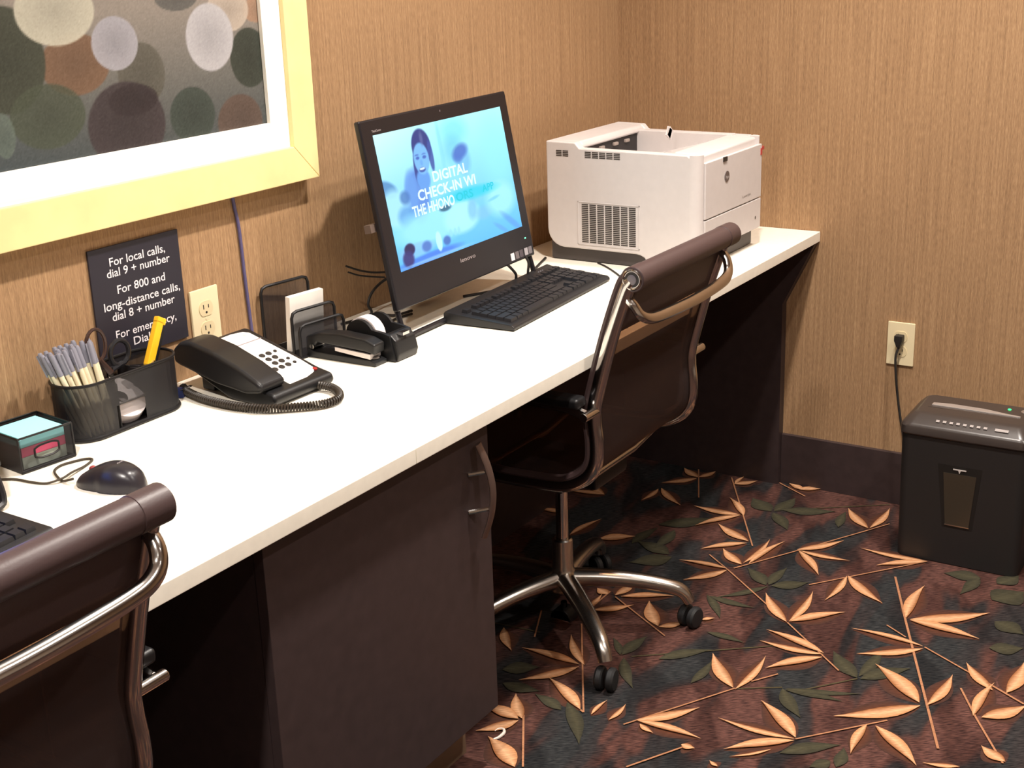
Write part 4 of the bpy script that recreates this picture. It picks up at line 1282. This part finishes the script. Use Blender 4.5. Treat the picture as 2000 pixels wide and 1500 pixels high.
# ================================================================== CHAIRS
RAIL = [(-.283, .868), (-.270, .850), (-.240, .764), (-.214, .671), (-.201, .618), (-.200, .585), (-.204, .545), (-.202, .505), (-.186, .474), (-.152, .451), (-.11, .441), (.0, .436), (.12, .440), (.19, .438), (.232, .425), (.248, .398)]
def office_chair(label, loc, rz, base_a):
    t = thing('office_chair', label, 'chair', loc, rz, group='brown sling office chairs')
    prof = cr([(0, y, z) for y, z in RAIL], 5)
    for s in (-1, 1):
        b = BM(); tube(b, [(s * .209, p.y, p.z) for p in prof], .0120, 12, flat=1.35, upv=(1, 0, 0)); obj('side_rail', b, M_chrome, t)
    for s in (-1, 1):          # hem where the sling wraps the front of each rail
        hem = []
        for i, p in enumerate(prof[1:-3]):
            q = prof[min(i + 2, len(prof) - 1)] - prof[i]
            nrm = Vector((0, -q.z, q.y)).normalized()
            if nrm.y < 0 and nrm.z < .3: nrm = -nrm
            hem.append((s * .2115, p.y + nrm.y * .0135, p.z + nrm.z * .0135))
        b = BM(); tube(b, hem, .0088, 8); obj('sling_hem', b, M_leather, t)
    # sling: woven seat and back between the rails
    i0 = min(range(len(prof)), key=lambda i: abs(prof[i].z - .783) + (9 if prof[i].y > -.2 else 0))
    def sheet(name, pts, m, off, th):
        b = BM()
        X = np.linspace(-.200, .200, 13)
        rows_ = []
        for i, p in enumerate(pts):
            q = pts[min(i + 1, len(pts) - 1)] - pts[max(i - 1, 0)]
            nrm = Vector((0, -q.z, q.y)).normalized()
            if nrm.y < 0 and nrm.z < 0: nrm = -nrm
            sag = lambda x: .006 * (1 - (x / .192) ** 2)
            rows_.append([b.verts.new((x, p.y + nrm.y * (off - sag(x) * .0), p.z + nrm.z * off)) for x in X])
        for a, c in zip(rows_, rows_[1:]):
            for k in range(len(X) - 1):
                b.faces.new((a[k], a[k + 1], c[k + 1], c[k]))
        o = obj(name, b, m, t)
        sm = o.modifiers.new('thick', 'SOLIDIFY'); sm.thickness = th; sm.offset = 0
        return o
    sheet('sling', prof[i0:-3], M_fabric, 0.0, .003)
    sheet('upper_sling', prof[:i0 + 2], M_leather, 0.0, .012)
    b = BM(); lathe(b, [(.021, -.218), (.0235, -.216), (.0235, -.172), (.0225, -.1715), (.0225, .1715), (.0235, .172), (.0235, .216), (.021, .218)], 22, (0, -.287, .872), 'x'); obj('headrest_roll', b, M_leather, t)
    for s in (-1, 1):
        b = BM()
        pf = [(.0005, .2195), (.009, .2195), (.0092, .2185), (.0155, .2185), (.0175, .2205), (.0195, .2195), (.020, .217)]
        lathe(b, [(r_, s * h) for r_, h in pf[2:]], 22, (0, -.287, .872), 'x'); ec = obj('roll_end_cap', b, M_chrome, t)
        b = BM(); lathe(b, [(.0145, s * .2175), (.0145, s * .219)], 22, (0, -.287, .872), 'x'); obj('cap_ring', b, M_black, ec)
        b = BM(); lathe(b, [(.0095, s * .218), (.0095, s * .2198), (.006, s * .2205)], 18, (0, -.287, .872), 'x'); obj('cap_disc', b, mat('cap_grey', (120, 116, 122), 0.4, metal=.4), ec)
    b = BM()
    hb = [(.207, -.266, .840), (.205, -.283, .822), (.196, -.292, .803), (.175, -.298, .792), (.14, -.301, .787), (.07, -.304, .785), (0, -.305, .784)]
    tube(b, cr([(-x, y, z) for x, y, z in hb] + [(x, y, z) for x, y, z in hb[::-1][1:]], 5), .0085, 10, flat=1.35, upv=(0, 1, 0)); obj('grab_bar', b, M_chrome, t)
    for s in (-1, 1):
        b = BM()
        lathe(b, [(.009, s * .205), (.009, s * .258), (.008, s * .260)], 14, (0, -.206, .609), 'x')
        tube(b, cr([(s * .244, -.202, .609), (s * .246, -.150, .620), (s * .246, -.05, .622), (s * .246, .08, .620), (s * .238, .15, .59), (s * .222, .175, .51), (s * .212, .165, .446)], 6), .0065, 8, flat=1.7, upv=(1, 0, 0))
        ar = obj('arm', b, M_chrome, t)
        b = BM(); add_box(b, s * .244 - .018, s * .244 + .018, -.195, .10, .6215, .643, bev=.007, seg=3); obj('arm_pad', b, M_black, ar)
    b = BM()
    for y in (-.12, .10): tube(b, [(-.209, y, .432), (-.1, y, .415), (.1, y, .415), (.209, y, .432)], .010, 10)
    obj('stretcher', b, M_alu, t)
    b = BM(); add_box(b, -.07, .07, -.125, .11, .375, .412, bev=.008); obj('tilt_mechanism', b, M_black, t)
    b = BM(); lathe(b, [(.0135, .17), (.0135, .38)], 18); obj('gas_post', b, M_chrome, t)
    b = BM(); lathe(b, [(.033, .098), (.036, .110), (.034, .128), (.027, .140), (.0235, .150), (.0225, .215), (.019, .218)], 22); obj('hub', b, M_alu, t)
    for k in range(5):
        a = R(base_a + 72 * k)
        d = Vector((math.cos(a), math.sin(a), 0))
        P = cr([d * r_ + Vector((0, 0, z)) for r_, z in ((.015, .124), (.09, .122), (.17, .113), (.235, .098), (.262, .084), (.276, .062))], 5)
        b = BM(); tube(b, P, [(.0135 + .0065 * (1 - i / len(P))) for i in range(len(P))], 12, flat=1.12); leg = obj('base_arm', b, M_alu, t)
        c = d * .278
        sw = a + (.9 if k % 2 else -.7)
        sx = Vector((math.cos(sw), math.sin(sw), 0)); 
        b = BM()
        for s in (-1, 1):
            lathe(b, [(.006, s * .004), (.021, s * .004), (.0245, s * .007), (.0248, s * .016), (.021, s * .0205), (.010, s * .0215)], 18, (0, 0, .0252), 'x')
        w_ = obj('caster', b, M_rubber, leg)
        w_.matrix_local = Matrix.Translation(c) @ Matrix.Rotation(sw, 4, 'Z')
        b = BM()
        lathe(b, [(.007, .030), (.007, .064)], 10)
        for q in range(1):
            hood = [(.0265 * math.cos(x), .0265 * math.sin(x) + .0255) for x in np.linspace(R(-5), R(185), 14)] + [(-.021, .026), (.021, .026)]
            prism(b, [(y, z) for y, z in hood], 'x', -.0185, .0185, bev=.004)
        h_ = obj('caster_hood', b, M_black, leg)
        h_.matrix_local = w_.matrix_local.copy()
    return t
office_chair('brown sling swivel chair with chrome frame facing the computer, pushed in before the printer', (-1.025, -.402, 0), 0.0, 12)
office_chair('nearest brown sling swivel chair, cut off by the left edge of the picture', (-2.597, -.405, 0), 0.0, 24)

# ================================================================== SHREDDER
SHX0, SHX1, SHY0, SHY1 = -.318, -.135, -1.212, -.918
t = thing('paper_shredder', 'black paper shredder with a clear bin window beside the right wall outlet', 'shredder', ((SHX0 + SHX1) / 2, (SHY0 + SHY1) / 2, 0))
gx, gy = (SHX0 + SHX1) / 2, (SHY0 + SHY1) / 2
hx_, hy_ = (SHX1 - SHX0) / 2, (SHY1 - SHY0) / 2
b = BM()
lo = stadium(0, 0, hx_ - .006, hy_ - .004, .022, 5); hi = stadium(0, 0, hx_, hy_, .022, 5)
A = [b.verts.new((x, y, .002)) for x, y in lo]; B_ = [b.verts.new((x, y, .316)) for x, y in hi]
b.faces.new(A); b.faces.new(B_)
for k in range(len(A)): b.faces.new((A[k], A[(k + 1) % len(A)], B_[(k + 1) % len(A)], B_[k]))
obj('bin', b, mat('shredder_black', (34, 32, 32), 0.5), t)
b = BM()
levs = [(.003, .318, 0), (.006, .322, 0), (.005, .338, 0), (-.002, .346, .0), (-.022, .362, .004), (-.034, .366, .006)]
rings = []
for off, z, sh in levs:
    rings.append([b.verts.new((x + sh, y, z + (.004 if x > 0 and off < 0 else 0))) for x, y in stadium(0, 0, hx_ + off, hy_ + off * .8, max(.012, .026 + off * .3), 6)])
for a, c in zip(rings, rings[1:]):
    for k in range(len(a)): b.faces.new((a[k], a[(k + 1) % len(a)], c[(k + 1) % len(a)], c[k]))
b.faces.new(rings[0]); b.faces.new(rings[-1])
hd = obj('cutter_head', b, mat('shredder_grey', (58, 51, 48), 0.28), t)
box('feed_slot', (-.020, -.008, -.112, .106, .3655, .3668), M_slot, hd)
b = BM()
st = [(-.006, -.104), (-.006, .100), (.010, .100), (.018, .06), (.016, -.02), (.004, -.07), (-.001, -.104)]
prism(b, [(x, y) for x, y in st], 'z', .3662, .3695, bev=.001); part_label(obj('slot_trim', b, mat('satin_silver', (205, 198, 194), 0.38, metal=.7), hd), 'silver curved trim along the paper slot')
b = BM(); lathe(b, [(.0042, .367), (.0042, .370), (.003, .371)], 14, (.036, -.070, 0)); part_label(obj('power_light', b, mat('green_lamp', (10, 80, 40), 0.4, emit=(40, 230, 120), estr=3.0), hd), 'glowing green power light')
b = BM(); lathe(b, [(.012, .367), (.012, .3695), (.010, .371)], 18, (.036, -.108, 0)); obj('switch', b, mat('switch_silver', (190, 182, 176), 0.3, metal=.8), hd)
b = BM()
for k in range(8): add_box(b, -.0030, .0030, .060 - k * .0155, .068 - k * .0155, 0, .0006)
add_box(b, -.0035, .0035, -.096, -.066, 0, .0006)
ic = obj('printed_icons', b, mat('icon_grey', (150, 140, 136), 0.5), hd)
ic.matrix_local = Matrix.Translation((-hx_ + .012, 0, .3555)) @ Matrix.Rotation(R(-38), 4, 'Y')
fx = lambda z: -hx_ + .006 * (1 - z / .316)
def facepoly(name, pts, th, m, par):
    b = BM()
    A = [b.verts.new((fx(z) - th, y, z)) for y, z in pts]; B_ = [b.verts.new((fx(z) + .002, y, z)) for y, z in pts]
    b.faces.new(A); b.faces.new(B_[::-1])
    for k in range(len(A)): b.faces.new((A[k], A[(k + 1) % len(A)], B_[(k + 1) % len(A)], B_[k]))
    return obj(name, b, m, par, smooth=0)
cy_ = -1.0605 - gy - .0025
facepoly('window_recess', [(cy_ + .052, .256), (cy_ - .050, .256), (cy_ - .036, .098), (cy_ + .034, .098)], .0005, mat('recess_black', (22, 21, 20), 0.5), t)
wn = facepoly('bin_window', [(cy_ + .038, .236), (cy_ - .038, .236), (cy_ - .028, .104), (cy_ + .027, .104)], .0018, mat('smoked_window', (58, 51, 42), 0.25), t)
part_label(wn, 'smoked see-through bin window')
facepoly('window_edge', [(cy_ + .028, .106), (cy_ - .029, .106), (cy_ - .029, .1035), (cy_ + .028, .1035)], .0026, M_alu, t)
facepoly('badge', [(cy_ + .016, .2485), (cy_ - .014, .2485), (cy_ - .014, .2462), (cy_ - .002, .2462), (cy_ + .001, .238), (cy_ + .004, .2462), (cy_ + .016, .2462)], .0026, mat('badge_silver', (200, 192, 188), 0.35), t)
text('brand_lettering', 'SHRED', -.03, .02, 0, .006, M_grey, t, 0) if False else None
b = BM()
for x in (-.06, .06):
    for y in (-.11, .11): add_box(b, x - .012, x + .012, y - .012, y + .012, .0, .003)
obj('foot', b, M_rubber, t)

# ================================================================== SMALL THING ON THE CARPET
b = BM()
hk = cr([(-1.481, -.5105, .0032), (-1.472, -.515, .0032), (-1.462, -.5165, .0034), (-1.452, -.516, .0036), (-1.4445, -.5115, .0036), (-1.442, -.505, .0034), (-1.446, -.4985, .0032), (-1.455, -.497, .0032)], 5)
tube(b, hk, [.0010 + .0022 * math.sin(math.pi * min(1, .15 + i / len(hk) * .9)) for i in range(len(hk))], 7)
tag(obj('plastic_hook', b, mat('white_hook', (240, 226, 214), 0.45)), 'small white plastic hook lying on the carpet beside the cabinet', 'hook')
